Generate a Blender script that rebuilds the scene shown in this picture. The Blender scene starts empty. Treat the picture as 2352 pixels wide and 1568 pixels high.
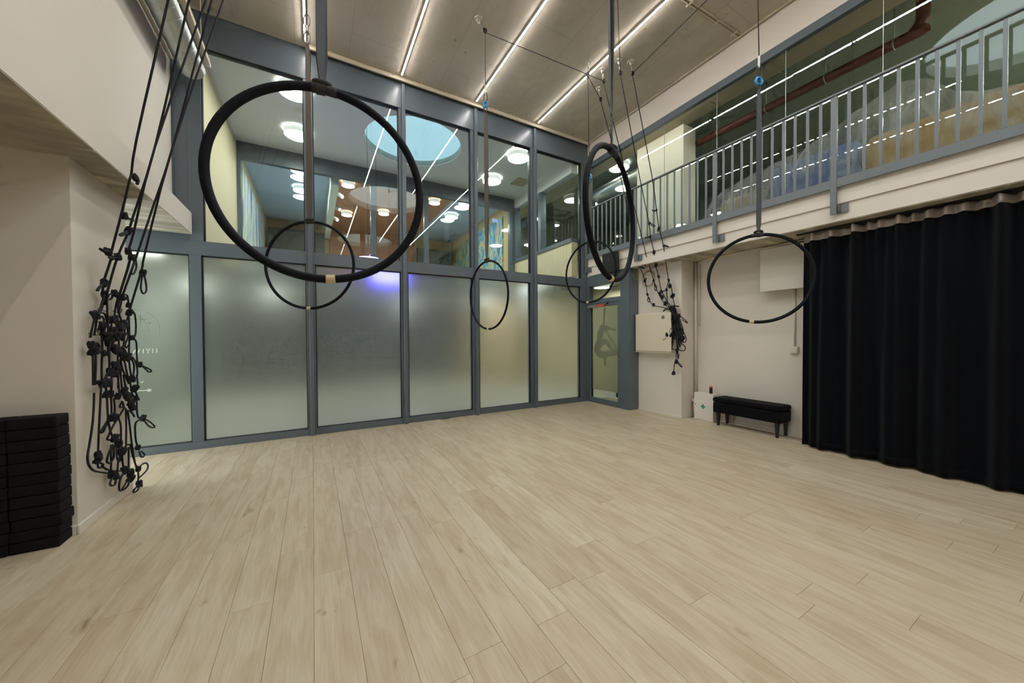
import bpy, bmesh, math, random
import numpy as np
from mathutils import Vector, Matrix
from mathutils.geometry import tessellate_polygon

R = math.radians
random.seed(7)
scene = bpy.context.scene
col = scene.collection

# ---------------------------------------------------------------- camera
IW, IH = 2352, 1568
FPX, YAW, PIT, ROL = 810.015, 0.514501, -0.0142837, -0.0058803
CAM = Vector((0, 0, 1.3))
_fw = Vector((math.sin(YAW) * math.cos(PIT), math.cos(YAW) * math.cos(PIT), math.sin(PIT)))
_r0 = Vector((math.cos(YAW), -math.sin(YAW), 0))
_u0 = _r0.cross(_fw)
_rt = math.cos(ROL) * _r0 + math.sin(ROL) * _u0
_up = -math.sin(ROL) * _r0 + math.cos(ROL) * _u0
cd = bpy.data.cameras.new('camera')
cd.sensor_fit = 'HORIZONTAL'
cd.sensor_width = 36.0
cd.lens = FPX * 36.0 / IW
cd.clip_start = 0.02
cam = bpy.data.objects.new('camera', cd)
col.objects.link(cam)
_m = Matrix((_rt, _up, -_fw)).transposed().to_4x4()
_m.translation = CAM
cam.matrix_world = _m
scene.camera = cam

# ---------------------------------------------------------------- world, exposure
world = bpy.data.worlds.new('overcast_sky')
scene.world = world
world.use_nodes = True
bg = world.node_tree.nodes['Background']
bg.inputs[0].default_value = (0.84, 0.96, 1.0, 1)
bg.inputs[1].default_value = 6.0
vs = scene.view_settings
vs.view_transform = 'Standard'
vs.look = 'None'
vs.exposure = -0.12
vs.gamma = 1.0
vs.use_curve_mapping = False
LED_POWER = 108.0
LAMP_POWER = 55.0
cy = scene.cycles
cy.max_bounces = 7
cy.diffuse_bounces = 3
cy.glossy_bounces = 3
cy.transmission_bounces = 5
cy.transparent_max_bounces = 8
cy.use_adaptive_sampling = True
cy.adaptive_threshold = 0.08
cy.adaptive_min_samples = 8
cy.sample_clamp_indirect = 6.0
cy.caustics_reflective = False
cy.caustics_refractive = False
cy.blur_glossy = 0.3
cy.use_denoising = True
cy.use_light_tree = False


def ray(px, py):
    return _fw + _rt * ((px - IW / 2) / FPX) + _up * (-(py - IH / 2) / FPX)


def at(px, py, X=None, Y=None, Z=None):
    d = ray(px, py)
    if X is not None:
        t = X / d.x
    elif Y is not None:
        t = Y / d.y
    else:
        t = (Z - 1.3) / d.z
    return CAM + d * t


def zat(X, Y, py):
    """height of the point above (X, Y) that stands at picture row py"""
    lo, hi = 0.0, 6.0
    for _ in range(40):
        m = (lo + hi) / 2
        d = Vector((X, Y, m)) - CAM
        y = IH / 2 - FPX * d.dot(_up) / d.dot(_fw)
        if y > py:
            lo = m
        else:
            hi = m
    return lo


# ---------------------------------------------------------------- materials
def new_mat(name):
    m = bpy.data.materials.new(name)
    m.use_nodes = True
    nt = m.node_tree
    return m, nt, nt.nodes['Principled BSDF'], nt.nodes['Material Output']


def srgb(r, g, b):
    def f(v):
        v /= 255.0
        return v / 12.92 if v <= 0.04045 else ((v + 0.055) / 1.055) ** 2.4
    return (f(r), f(g), f(b), 1)


def mat(name, c, rough=0.6, metal=0.0, vary=0.0, vscale=6.0, bump=0.0, bscale=60.0, spec=0.5, coat=0.0, sheen=0.0, stretch=None):
    m, nt, p, out = new_mat(name)
    c = srgb(*c)
    p.inputs['Base Color'].default_value = c
    p.inputs['Roughness'].default_value = rough
    p.inputs['Metallic'].default_value = metal
    p.inputs['Specular IOR Level'].default_value = spec
    p.inputs['Coat Weight'].default_value = coat
    p.inputs['Sheen Weight'].default_value = sheen
    tc = None
    if vary or bump:
        tc = nt.nodes.new('ShaderNodeTexCoord')
        vec = tc.outputs['Object']
        if stretch:
            mp = nt.nodes.new('ShaderNodeMapping')
            mp.inputs['Scale'].default_value = stretch
            nt.links.new(vec, mp.inputs['Vector'])
            vec = mp.outputs['Vector']
    if vary:
        n = nt.nodes.new('ShaderNodeTexNoise')
        n.inputs['Scale'].default_value = vscale
        n.inputs['Detail'].default_value = 6
        nt.links.new(vec, n.inputs['Vector'])
        mx = nt.nodes.new('ShaderNodeMix')
        mx.data_type = 'RGBA'
        mx.inputs[6].default_value = tuple(v * (1 - vary) for v in c[:3]) + (1,)
        mx.inputs[7].default_value = tuple(min(1, v * (1 + vary)) for v in c[:3]) + (1,)
        nt.links.new(n.outputs['Fac'], mx.inputs[0])
        nt.links.new(mx.outputs[2], p.inputs['Base Color'])
    if bump:
        n2 = nt.nodes.new('ShaderNodeTexNoise')
        n2.inputs['Scale'].default_value = bscale
        n2.inputs['Detail'].default_value = 4
        nt.links.new(vec, n2.inputs['Vector'])
        b = nt.nodes.new('ShaderNodeBump')
        b.inputs['Strength'].default_value = bump
        b.inputs['Distance'].default_value = 0.01
        nt.links.new(n2.outputs['Fac'], b.inputs['Height'])
        nt.links.new(b.outputs['Normal'], p.inputs['Normal'])
    return m


def emit(name, c, s):
    m, nt, p, out = new_mat(name)
    p.inputs['Base Color'].default_value = (0.8, 0.8, 0.8, 1)
    p.inputs['Emission Color'].default_value = c if len(c) == 4 else c + (1,)
    p.inputs['Emission Strength'].default_value = s
    return m


def clear_glass(name, tint=(0.95, 0.985, 0.97), ior=1.5):
    m, nt, p, out = new_mat(name)
    nt.nodes.remove(p)
    tr = nt.nodes.new('ShaderNodeBsdfTransparent')
    tr.inputs[0].default_value = tint + (1,)
    gl = nt.nodes.new('ShaderNodeBsdfGlossy')
    gl.inputs['Roughness'].default_value = 0.0
    lw = nt.nodes.new('ShaderNodeLayerWeight')
    lw.inputs['Blend'].default_value = 0.5
    pw = nt.nodes.new('ShaderNodeMath'); pw.operation = 'POWER'; pw.inputs[1].default_value = 5.0
    r0 = ((ior - 1) / (ior + 1)) ** 2
    ma = nt.nodes.new('ShaderNodeMath'); ma.operation = 'MULTIPLY_ADD'; ma.inputs[1].default_value = 1 - r0; ma.inputs[2].default_value = r0
    nt.links.new(lw.outputs['Facing'], pw.inputs[0]); nt.links.new(pw.outputs[0], ma.inputs[0])
    mx = nt.nodes.new('ShaderNodeMixShader')
    nt.links.new(ma.outputs[0], mx.inputs[0])
    nt.links.new(tr.outputs[0], mx.inputs[1])
    nt.links.new(gl.outputs[0], mx.inputs[2])
    nt.links.new(mx.outputs[0], out.inputs['Surface'])
    return m


def frosted_glass(name, tint, rough, diffuse=0.25):
    m, nt, p, out = new_mat(name)
    p.inputs['Base Color'].default_value = tint + (1,)
    p.inputs['Transmission Weight'].default_value = 1.0
    p.inputs['Roughness'].default_value = rough
    p.inputs['IOR'].default_value = 1.3
    tl = nt.nodes.new('ShaderNodeBsdfTranslucent')
    tl.inputs[0].default_value = tint + (1,)
    mx = nt.nodes.new('ShaderNodeMixShader')
    mx.inputs[0].default_value = diffuse
    nt.links.new(p.outputs[0], mx.inputs[1])
    nt.links.new(tl.outputs[0], mx.inputs[2])
    nt.links.new(mx.outputs[0], out.inputs['Surface'])
    return m


def wood_plank():
    m, nt, p, out = new_mat('pale_oak_plank')
    N, L = nt.nodes, nt.links
    tc = N.new('ShaderNodeTexCoord')
    oi = N.new('ShaderNodeObjectInfo')
    sc = N.new('ShaderNodeVectorMath'); sc.operation = 'SCALE'
    cmb = N.new('ShaderNodeCombineXYZ')
    L.new(oi.outputs['Random'], cmb.inputs[0]); L.new(oi.outputs['Random'], cmb.inputs[1]); L.new(oi.outputs['Random'], cmb.inputs[2])
    L.new(cmb.outputs[0], sc.inputs[0]); sc.inputs['Scale'].default_value = 91.0
    add = N.new('ShaderNodeVectorMath'); add.operation = 'ADD'
    L.new(tc.outputs['Object'], add.inputs[0]); L.new(sc.outputs[0], add.inputs[1])

    def noise(scale, st, det=5, dist=0.0):
        mp = N.new('ShaderNodeMapping'); mp.inputs['Scale'].default_value = st
        L.new(add.outputs[0], mp.inputs['Vector'])
        n = N.new('ShaderNodeTexNoise'); n.inputs['Scale'].default_value = scale
        n.inputs['Detail'].default_value = det; n.inputs['Distortion'].default_value = dist
        L.new(mp.outputs[0], n.inputs['Vector'])
        return n.outputs['Fac']

    def ramp(fac, stops):
        r = N.new('ShaderNodeValToRGB')
        e = r.color_ramp.elements
        e[0].position, e[0].color = stops[0][0], stops[0][1]
        e[1].position, e[1].color = stops[-1][0], stops[-1][1]
        for pos, c in stops[1:-1]:
            x = e.new(pos); x.color = c
        L.new(fac, r.inputs[0])
        return r.outputs[0]

    def mix(mode, fac, a, b):
        x = N.new('ShaderNodeMix'); x.data_type = 'RGBA'; x.blend_type = mode
        if isinstance(fac, float): x.inputs[0].default_value = fac
        else: L.new(fac, x.inputs[0])
        if isinstance(a, tuple): x.inputs[6].default_value = a
        else: L.new(a, x.inputs[6])
        if isinstance(b, tuple): x.inputs[7].default_value = b
        else: L.new(b, x.inputs[7])
        return x.outputs[2]
    base = ramp(oi.outputs['Random'], [(0.0, srgb(203, 188, 162)), (0.35, srgb(212, 199, 174)), (0.7, srgb(206, 190, 163)), (1.0, srgb(216, 204, 180))])
    streak = noise(3.0, (6, 0.9, 1), 4, 0.6)
    c1 = mix('MULTIPLY', ramp(streak, [(0.34, (0.42, 0.42, 0.42, 1)), (0.58, (0, 0, 0, 1))]), base, srgb(208, 190, 165))
    grain = noise(16.0, (8, 0.35, 1), 6, 0.2)
    c2 = mix('MULTIPLY', ramp(grain, [(0.35, (0.22, 0.22, 0.22, 1)), (0.6, (0, 0, 0, 1))]), c1, srgb(206, 191, 170))
    knot = noise(2.6, (3.0, 1.1, 1), 3, 1.2)
    c3 = mix('MULTIPLY', ramp(knot, [(0.70, (0, 0, 0, 1)), (0.80, (0.75, 0.75, 0.75, 1))]), c2, srgb(170, 148, 122))
    mpv = N.new('ShaderNodeMapping'); mpv.inputs['Scale'].default_value = (4.2, 1.7, 1)
    L.new(add.outputs[0], mpv.inputs['Vector'])
    vo = N.new('ShaderNodeTexVoronoi'); vo.inputs['Scale'].default_value = 1.0; vo.inputs['Randomness'].default_value = 1.0
    wob = N.new('ShaderNodeMix'); wob.data_type = 'VECTOR'
    L.new(mpv.outputs[0], vo.inputs['Vector'])
    big = N.new('ShaderNodeMapRange'); big.inputs[1].default_value = 0.015; big.inputs[2].default_value = 0.075; big.inputs[3].default_value = 0.5; big.inputs[4].default_value = 0.0
    dn = N.new('ShaderNodeMath'); dn.operation = 'MULTIPLY_ADD'; dn.inputs[1].default_value = 0.16; L.new(noise(20.0, (1.5, 0.8, 1), 3), dn.inputs[0]); L.new(vo.outputs['Distance'], dn.inputs[2])
    sb = N.new('ShaderNodeMath'); sb.operation = 'SUBTRACT'; sb.inputs[1].default_value = 0.08; L.new(dn.outputs[0], sb.inputs[0])
    L.new(sb.outputs[0], big.inputs[0])
    c3 = mix('MULTIPLY', big.outputs[0], c3, srgb(165, 150, 132))
    L.new(c3, p.inputs['Base Color'])
    p.inputs['Roughness'].default_value = 0.42
    p.inputs['Specular IOR Level'].default_value = 0.35
    b = N.new('ShaderNodeBump'); b.inputs['Strength'].default_value = 0.06; b.inputs['Distance'].default_value = 0.004
    L.new(grain, b.inputs['Height']); L.new(b.outputs[0], p.inputs['Normal'])
    return m


def concrete(name, c, joint=True, rough=0.85, veins=False):
    m, nt, p, out = new_mat(name)
    N, L = nt.nodes, nt.links
    tc = N.new('ShaderNodeTexCoord')

    def noise(s, det, st=(1, 1, 1)):
        mp = N.new('ShaderNodeMapping'); mp.inputs['Scale'].default_value = st
        L.new(tc.outputs['Object'], mp.inputs[0])
        n = N.new('ShaderNodeTexNoise'); n.inputs['Scale'].default_value = s; n.inputs['Detail'].default_value = det
        L.new(mp.outputs[0], n.inputs['Vector'])
        return n.outputs['Fac']

    def mix(fac, a, b, mode='MIX'):
        x = N.new('ShaderNodeMix'); x.data_type = 'RGBA'; x.blend_type = mode
        L.new(fac, x.inputs[0]) if not isinstance(fac, float) else setattr(x.inputs[0], 'default_value', fac)
        for v, i in ((a, 6), (b, 7)):
            if isinstance(v, tuple): x.inputs[i].default_value = v
            else: L.new(v, x.inputs[i])
        return x.outputs[2]

    def ramp(fac, p0, p1):
        r = N.new('ShaderNodeMapRange'); r.inputs[1].default_value = p0; r.inputs[2].default_value = p1
        L.new(fac, r.inputs[0]); return r.outputs[0]
    cc = srgb(*c)
    dk = tuple(v * 0.74 for v in cc[:3]) + (1,)
    lt = tuple(min(1, v * 1.12) for v in cc[:3]) + (1,)
    a = mix(ramp(noise(0.9, 5, (1.6, 0.7, 1)), 0.35, 0.65), dk, lt)
    a = mix(ramp(noise(9, 6), 0.3, 0.75), a, tuple(v * 0.9 for v in cc[:3]) + (1,))
    sp = ramp(noise(8.5, 2.5), 0.70, 0.74)
    a = mix(sp, a, tuple(v * 0.55 for v in cc[:3]) + (1,))
    st_ = ramp(noise(1.7, 5, (1.2, 0.8, 1)), 0.60, 0.70)
    st2 = N.new('ShaderNodeMath'); st2.operation = 'MULTIPLY'; st2.inputs[1].default_value = 0.5
    L.new(st_, st2.inputs[0])
    a = mix(st2.outputs[0], a, tuple(v * 0.66 for v in cc[:3]) + (1,))
    gr_ = ramp(noise(26, 3, (1, 1, 1)), 0.62, 0.72)
    gr2 = N.new('ShaderNodeMath'); gr2.operation = 'MULTIPLY'; gr2.inputs[1].default_value = 0.35
    L.new(gr_, gr2.inputs[0])
    a = mix(gr2.outputs[0], a, tuple(v * 0.68 for v in cc[:3]) + (1,))
    if veins:
        vn = ramp(noise(2.2, 7, (0.7, 2.6, 1)), 0.40, 0.62)
        a = mix(vn, tuple(v * 0.58 for v in cc[:3]) + (1,), a)
        vl_ = ramp(noise(1.3, 6, (0.6, 3.4, 1)), 0.60, 0.66)
        a = mix(vl_, a, tuple(min(1, v * 1.25) for v in cc[:3]) + (1,))
    if joint:
        br = N.new('ShaderNodeTexBrick')
        mp = N.new('ShaderNodeMapping'); mp.inputs['Rotation'].default_value = (0, 0, R(90)); mp.inputs['Location'].default_value = (0.35, 0.2, 0)
        L.new(tc.outputs['Object'], mp.inputs[0]); L.new(mp.outputs[0], br.inputs['Vector'])
        br.inputs['Scale'].default_value = 1.0
        br.inputs['Brick Width'].default_value = 2.5; br.inputs['Row Height'].default_value = 0.62
        br.inputs['Mortar Size'].default_value = 0.006; br.inputs['Mortar Smooth'].default_value = 0.8
        br.inputs['Color1'].default_value = (0, 0, 0, 1); br.inputs['Color2'].default_value = (0, 0, 0, 1)
        br.inputs['Mortar'].default_value = (1, 1, 1, 1)
        rr = N.new('ShaderNodeMath'); rr.operation = 'MULTIPLY'; rr.inputs[1].default_value = 0.75
        L.new(br.outputs['Color'], rr.inputs[0])
        a = mix(rr.outputs[0], a, tuple(v * 0.62 for v in cc[:3]) + (1,))
    L.new(a, p.inputs['Base Color'])
    p.inputs['Roughness'].default_value = rough
    p.inputs['Specular IOR Level'].default_value = 0.25
    b = N.new('ShaderNodeBump'); b.inputs['Strength'].default_value = 0.15; b.inputs['Distance'].default_value = 0.01
    L.new(noise(30, 5), b.inputs['Height']); L.new(b.outputs[0], p.inputs['Normal'])
    return m


def painting(name, stops, st, dist=2.5, scale=2.2):
    m, nt, p, out = new_mat(name)
    N, L = nt.nodes, nt.links
    tc = N.new('ShaderNodeTexCoord')
    mp = N.new('ShaderNodeMapping'); mp.inputs['Scale'].default_value = st
    L.new(tc.outputs['Object'], mp.inputs[0])
    n = N.new('ShaderNodeTexNoise'); n.inputs['Scale'].default_value = scale; n.inputs['Detail'].default_value = 5; n.inputs['Distortion'].default_value = dist
    L.new(mp.outputs[0], n.inputs['Vector'])
    r = N.new('ShaderNodeValToRGB')
    e = r.color_ramp.elements
    e[0].position, e[0].color = stops[0][0], srgb(*stops[0][1])
    e[1].position, e[1].color = stops[-1][0], srgb(*stops[-1][1])
    for pos, c in stops[1:-1]:
        e.new(pos).color = srgb(*c)
    L.new(n.outputs['Fac'], r.inputs[0]); L.new(r.outputs[0], p.inputs['Base Color'])
    p.inputs['Roughness'].default_value = 0.5
    return m


def plastic_sheet_mat():
    m, nt, p, out = new_mat('clear_plastic_sheet')
    N, L = nt.nodes, nt.links
    tr = N.new('ShaderNodeBsdfTransparent'); tr.inputs[0].default_value = (0.86, 0.88, 0.88, 1)
    p.inputs['Base Color'].default_value = srgb(214, 214, 212); p.inputs['Roughness'].default_value = 0.22
    tc = N.new('ShaderNodeTexCoord')
    mp = N.new('ShaderNodeMapping'); mp.inputs['Scale'].default_value = (1.2, 3.2, 1.0); mp.inputs['Rotation'].default_value = (R(35), 0, 0)
    L.new(tc.outputs['Object'], mp.inputs[0])
    n = N.new('ShaderNodeTexNoise'); n.inputs['Scale'].default_value = 2.0; n.inputs['Detail'].default_value = 3; n.inputs['Distortion'].default_value = 0.8
    L.new(mp.outputs[0], n.inputs['Vector'])
    b = N.new('ShaderNodeBump'); b.inputs['Strength'].default_value = 0.9; b.inputs['Distance'].default_value = 0.06
    L.new(n.outputs['Fac'], b.inputs['Height']); L.new(b.outputs[0], p.inputs['Normal'])
    mr = N.new('ShaderNodeMapRange'); mr.inputs[1].default_value = 0.35; mr.inputs[2].default_value = 0.7; mr.inputs[3].default_value = 0.14; mr.inputs[4].default_value = 0.50
    L.new(n.outputs['Fac'], mr.inputs[0])
    mx = N.new('ShaderNodeMixShader')
    L.new(mr.outputs[0], mx.inputs[0]); L.new(tr.outputs[0], mx.inputs[1]); L.new(p.outputs[0], mx.inputs[2])
    L.new(mx.outputs[0], out.inputs['Surface'])
    return m


M = {}
M['plank'] = wood_plank()
M['subfloor'] = mat('floor_underlay', (170, 150, 120), 0.9)
M['concrete'] = concrete('raw_concrete', (212, 203, 186))
M['concrete_soffit'] = concrete('raw_concrete_soffit', (208, 200, 180), joint=False, veins=True)
M['white'] = mat('white_wall_paint', (226, 218, 206), 0.85, vary=0.02, vscale=2.0, bump=0.05, bscale=160, spec=0.2)
M['white_trim'] = mat('white_trim_paint', (228, 221, 210), 0.5)
M['grey'] = mat('blue_grey_frame_paint', (95, 106, 114), 0.30, vary=0.03, vscale=25, bump=0.02, bscale=300, spec=0.5)
M['greymetal'] = mat('blue_grey_rail_steel', (112, 120, 124), 0.4, metal=0.15)
M['gasket'] = mat('black_rubber_gasket', (22, 25, 30), 0.6)
M['glass'] = clear_glass('clear_glass')
M['frost'] = frosted_glass('frosted_glass', (0.88, 0.93, 0.87), 0.36, 0.12)
M['frostdoor'] = frosted_glass('frosted_door_film', (0.80, 0.86, 0.74), 0.5, 0.5)
M['led'] = emit('led_strip_light', (1.0, 0.952, 0.91), LED_POWER)
M['lampglow'] = emit('ceiling_lamp_glow', (0.97, 1.0, 0.93), LAMP_POWER)
M['lampwarm'] = emit('warm_ceiling_lamp_glow', (1.0, 0.95, 0.85), LAMP_POWER)
M['lampside'] = emit('lamp_shade_glow', (0.95, 1.0, 0.93), 0.7)
M['galfill'] = emit('added_gallery_fill_glow', (1.0, 0.96, 0.88), 110.0)
M['fillstrip'] = emit('added_strip_glow', (1.0, 0.95, 0.88), 22.0)
M['blueglow'] = emit('added_blue_glow', (0.10, 0.09, 1.0), 12.0)
M['violet'] = emit('violet_lamp_glow', (0.28, 0.25, 1.0), 14.0)
M['tinted'] = clear_glass('tinted_skylight_glass', (0.325, 0.39, 0.415), 1.3)
M['dome'] = clear_glass('clear_skylight_glass', (0.95, 0.97, 0.97), 1.3)
M['lampbody'] = mat('lamp_white_rim', (235, 235, 228), 0.4)
M['hoop'] = mat('black_hoop_wrap', (11, 14, 23), 0.7, bump=0.15, bscale=220, spec=0.22)
M['strap'] = mat('charcoal_webbing', (70, 76, 81), 0.8, bump=0.2, bscale=400, sheen=0.2)
M['strap2'] = mat('taupe_webbing', (92, 85, 78), 0.8, bump=0.2, bscale=400, sheen=0.2)
M['strap_dark'] = mat('dark_strap_wrap', (48, 50, 53), 0.8, bump=0.2, bscale=400)
M['tape'] = mat('beige_finger_tape', (205, 186, 150), 0.8)
M['rope'] = mat('black_cord', (14, 14, 22), 0.75, bump=0.3, bscale=500)
M['steel'] = mat('dull_steel', (150, 148, 145), 0.35, metal=0.9)
M['darksteel'] = mat('dark_steel', (60, 58, 58), 0.4, metal=0.7)
M['blue'] = mat('blue_anodised_aluminium', (40, 150, 215), 0.3, metal=0.3)
M['curtain'] = mat('black_velvet_cloth', (8, 11, 16), 0.95, bump=0.1, bscale=250, spec=0.1, sheen=0.05)
M['curtain_tape'] = mat('grey_pleating_tape', (178, 168, 162), 0.4, vary=0.15, vscale=30)
M['foam'] = mat('black_eva_foam', (15, 16, 17), 0.85, bump=0.15, bscale=300, spec=0.25)
M['velvet'] = mat('black_bench_upholstery', (9, 10, 14), 0.9, bump=0.15, bscale=200, sheen=0.04, spec=0.15)
M['blackwood'] = mat('black_bench_leg', (20, 17, 15), 0.5)
M['boxwhite'] = mat('white_sheet_metal', (222, 215, 202), 0.5)
M['boxcream'] = mat('cream_sheet_metal', (226, 214, 190), 0.5)
M['faid'] = mat('white_first_aid_box', (232, 226, 218), 0.45)
M['green'] = mat('green_cross_print', (24, 150, 112), 0.5)
M['blackplastic'] = mat('black_plastic', (14, 15, 16), 0.5, bump=0.1, bscale=500)
M['orange'] = mat('orange_plastic', (232, 92, 30), 0.4)
M['bottleblack'] = mat('black_can_print', (26, 20, 24), 0.4)
M['galv'] = mat('galvanised_duct', (178, 186, 184), 0.32, metal=0.85, vary=0.08, vscale=12)
M['red'] = mat('red_brown_pipe_paint', (98, 40, 27), 0.5)
M['redsign'] = mat('red_sticker', (208, 96, 80), 0.5)
M['closer'] = mat('silver_grey_closer', (150, 150, 146), 0.4, metal=0.4)
M['cable'] = mat('brown_cable', (176, 128, 96), 0.6)
M['decal'] = mat('grey_green_film', (128, 136, 108), 0.8)
M['decal_light'] = mat('pale_film_lettering', (208, 210, 190), 0.8)
M['decal_grey'] = mat('grey_film_line', (126, 130, 118), 0.8)
M['yellow'] = mat('pale_yellow_wall_paint', (222, 209, 172), 0.8)
M['bluetag'] = emit('small_blue_sign_glow', (0.12, 0.2, 1.0), 0.8)
M['greywall'] = mat('grey_green_wall_paint', (150, 158, 150), 0.8)
M['tan'] = mat('tan_wall_paint', (206, 180, 136), 0.8)
M['lobbyceil'] = mat('grey_white_ceiling_paint', (222, 226, 222), 0.8)
M['blueceil'] = mat('blue_grey_ceiling_paint', (168, 188, 214), 0.6)
M['timber'] = mat('brown_timber_ceiling', (166, 118, 88), 0.55, vary=0.18, vscale=4, stretch=(1, 0.25, 1))
M['lobbyfloor'] = mat('pale_lobby_floor', (178, 178, 164), 0.4)
M['darkpanel'] = mat('dark_grey_panel', (72, 80, 76), 0.6)
M['gallerydark'] = mat('dark_green_grey_paint', (128, 138, 126), 0.8, vary=0.2, vscale=3)
M['olive'] = mat('olive_concrete', (176, 166, 140), 0.85, vary=0.05)
M['galwall'] = mat('cream_partition_paint', (244, 238, 220), 0.8)
M['sheet'] = plastic_sheet_mat()
M['padorange'] = mat('ochre_padding', (216, 166, 90), 0.7, vary=0.25, vscale=3)
M['padblue'] = mat('blue_padding', (92, 116, 178), 0.7, vary=0.25, vscale=3)
M['padtan'] = mat('tan_padding', (206, 182, 146), 0.7, vary=0.2, vscale=3)
M['paint_a'] = painting('streaky_abstract_paint', [(0.28, (70, 100, 190)), (0.40, (150, 175, 215)), (0.47, (240, 242, 240)), (0.54, (205, 210, 180)), (0.60, (150, 175, 205)), (0.72, (60, 95, 200))], (1, 2.0, 0.18), 0.8, 3.2)
M['paint_b'] = painting('blue_abstract_paint', [(0.3, (50, 80, 160)), (0.42, (90, 150, 190)), (0.52, (150, 190, 195)), (0.58, (220, 205, 130)), (0.66, (190, 140, 120)), (0.75, (60, 110, 180))], (1, 1.6, 0.6))
M['paint_c'] = painting('teal_abstract_paint', [(0.3, (60, 110, 150)), (0.45, (110, 160, 165)), (0.55, (205, 200, 140)), (0.7, (190, 130, 90))], (1, 2.2, 0.8))


for _k in ('lampside', 'bluetag', 'violet'):
    M[_k].cycles.emission_sampling = 'NONE'      # too dim to need light sampling of their own

# ---------------------------------------------------------------- geometry helpers
def tag(o, label=None, cat=None, group=None, kind=None):
    if label: o['label'] = label
    if cat: o['category'] = cat
    if group: o['group'] = group
    if kind: o['kind'] = kind
    return o


def empty(name, loc=(0, 0, 0), parent=None):
    o = bpy.data.objects.new(name, None)
    o.empty_display_size = 0.1
    col.objects.link(o)
    o.location = loc
    if parent:
        o.parent = parent
        o.matrix_parent_inverse = Matrix.Translation(-wloc(parent))
    return o


def wloc(o):
    """world location of objects that are only translated"""
    v = Vector(o.location)
    p = o.parent
    if p:
        v = v + wloc(p) + o.matrix_parent_inverse.translation
    return v


def link(name, me, material, parent=None, smooth=False):
    if material is not None and not me.materials:
        me.materials.append(material)
    if smooth:
        me.polygons.foreach_set('use_smooth', [True] * len(me.polygons))
    o = bpy.data.objects.new(name, me)
    col.objects.link(o)
    if parent:
        o.parent = parent
        o.matrix_parent_inverse = Matrix.Translation(-wloc(parent))
    return o


def recentre(verts):
    """vertices about their own centre-bottom, and that point"""
    a = np.array([tuple(v) for v in verts], float)
    c = Vector(((a[:, 0].min() + a[:, 0].max()) / 2, (a[:, 1].min() + a[:, 1].max()) / 2, a[:, 2].min()))
    return [tuple(Vector(v) - c) for v in verts], c


def mesh_obj(name, verts, faces, material, parent=None, smooth=False):
    vv, c = recentre(verts)
    me = bpy.data.meshes.new(name)
    me.from_pydata(vv, [], faces)
    me.update()
    o = link(name, me, material, parent, smooth)
    o.location = c
    return o


BOXF = [(0, 3, 2, 1), (4, 5, 6, 7), (0, 1, 5, 4), (1, 2, 6, 5), (2, 3, 7, 6), (3, 0, 4, 7)]


def boxv(x0, x1, y0, y1, z0, z1):
    return [(x0, y0, z0), (x1, y0, z0), (x1, y1, z0), (x0, y1, z0), (x0, y0, z1), (x1, y0, z1), (x1, y1, z1), (x0, y1, z1)]


def box(name, x0, x1, y0, y1, z0, z1, material, parent=None, bevel=0.0, seg=2):
    x0, x1 = min(x0, x1), max(x0, x1); y0, y1 = min(y0, y1), max(y0, y1); z0, z1 = min(z0, z1), max(z0, z1)
    o = mesh_obj(name, boxv(x0, x1, y0, y1, z0, z1), BOXF, material, parent)
    if bevel:
        bm = bmesh.new(); bm.from_mesh(o.data)
        bmesh.ops.bevel(bm, geom=bm.edges[:], offset=bevel, segments=seg, affect='EDGES', profile=0.5)
        bm.to_mesh(o.data); bm.free()
        o.data.polygons.foreach_set('use_smooth', [len(p.vertices) != 4 or p.area < bevel * 3 for p in o.data.polygons])
    return o


def boxes(name, L, material, parent=None):
    V, F = [], []
    for b in L:
        n = len(V); V += boxv(*b); F += [tuple(i + n for i in f) for f in BOXF]
    return mesh_obj(name, V, F, material, parent)


def smooth_path(pts, n=6, closed=False):
    P = [Vector(p) for p in pts]
    if len(P) < 3:
        return P
    out = []
    k = len(P)
    rng = k if closed else k - 1
    for i in range(rng):
        p0 = P[(i - 1) % k] if (closed or i > 0) else P[0]
        p1 = P[i % k]; p2 = P[(i + 1) % k]
        p3 = P[(i + 2) % k] if (closed or i + 2 < k) else P[-1]
        for j in range(n):
            t = j / n
            out.append(0.5 * ((2 * p1) + (p2 - p0) * t + (2 * p0 - 5 * p1 + 4 * p2 - p3) * t * t + (3 * p1 - p0 - 3 * p2 + p3) * t ** 3))
    if not closed:
        out.append(P[-1])
    return out


def sweep(paths, r, sides=6):
    """verts and faces of round tubes along paths: list of (points, closed)"""
    V, F = [], []
    for pts, closed in paths:
        n = len(pts)
        nrm = None
        base = len(V)
        for i, p in enumerate(pts):
            a = pts[(i - 1) % n] if (closed or i > 0) else pts[i]
            b = pts[(i + 1) % n] if (closed or i < n - 1) else pts[i]
            t = (b - a)
            t = t.normalized() if t.length > 1e-9 else Vector((0, 0, 1))
            if nrm is None:
                nrm = t.orthogonal().normalized()
            nrm = (nrm - t * nrm.dot(t))
            nrm = nrm.normalized() if nrm.length > 1e-6 else t.orthogonal().normalized()
            bn = t.cross(nrm)
            for s in range(sides):
                an = 2 * math.pi * s / sides
                V.append(p + nrm * (math.cos(an) * r) + bn * (math.sin(an) * r))
        m = n if closed else n - 1
        for i in range(m):
            for s in range(sides):
                a0 = base + i * sides + s; a1 = base + i * sides + (s + 1) % sides
                b0 = base + ((i + 1) % n) * sides + s; b1 = base + ((i + 1) % n) * sides + (s + 1) % sides
                F.append((a0, a1, b1, b0))
        if not closed:
            F.append(tuple(base + s for s in reversed(range(sides))))
            F.append(tuple(base + (n - 1) * sides + s for s in range(sides)))
    return V, F


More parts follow.
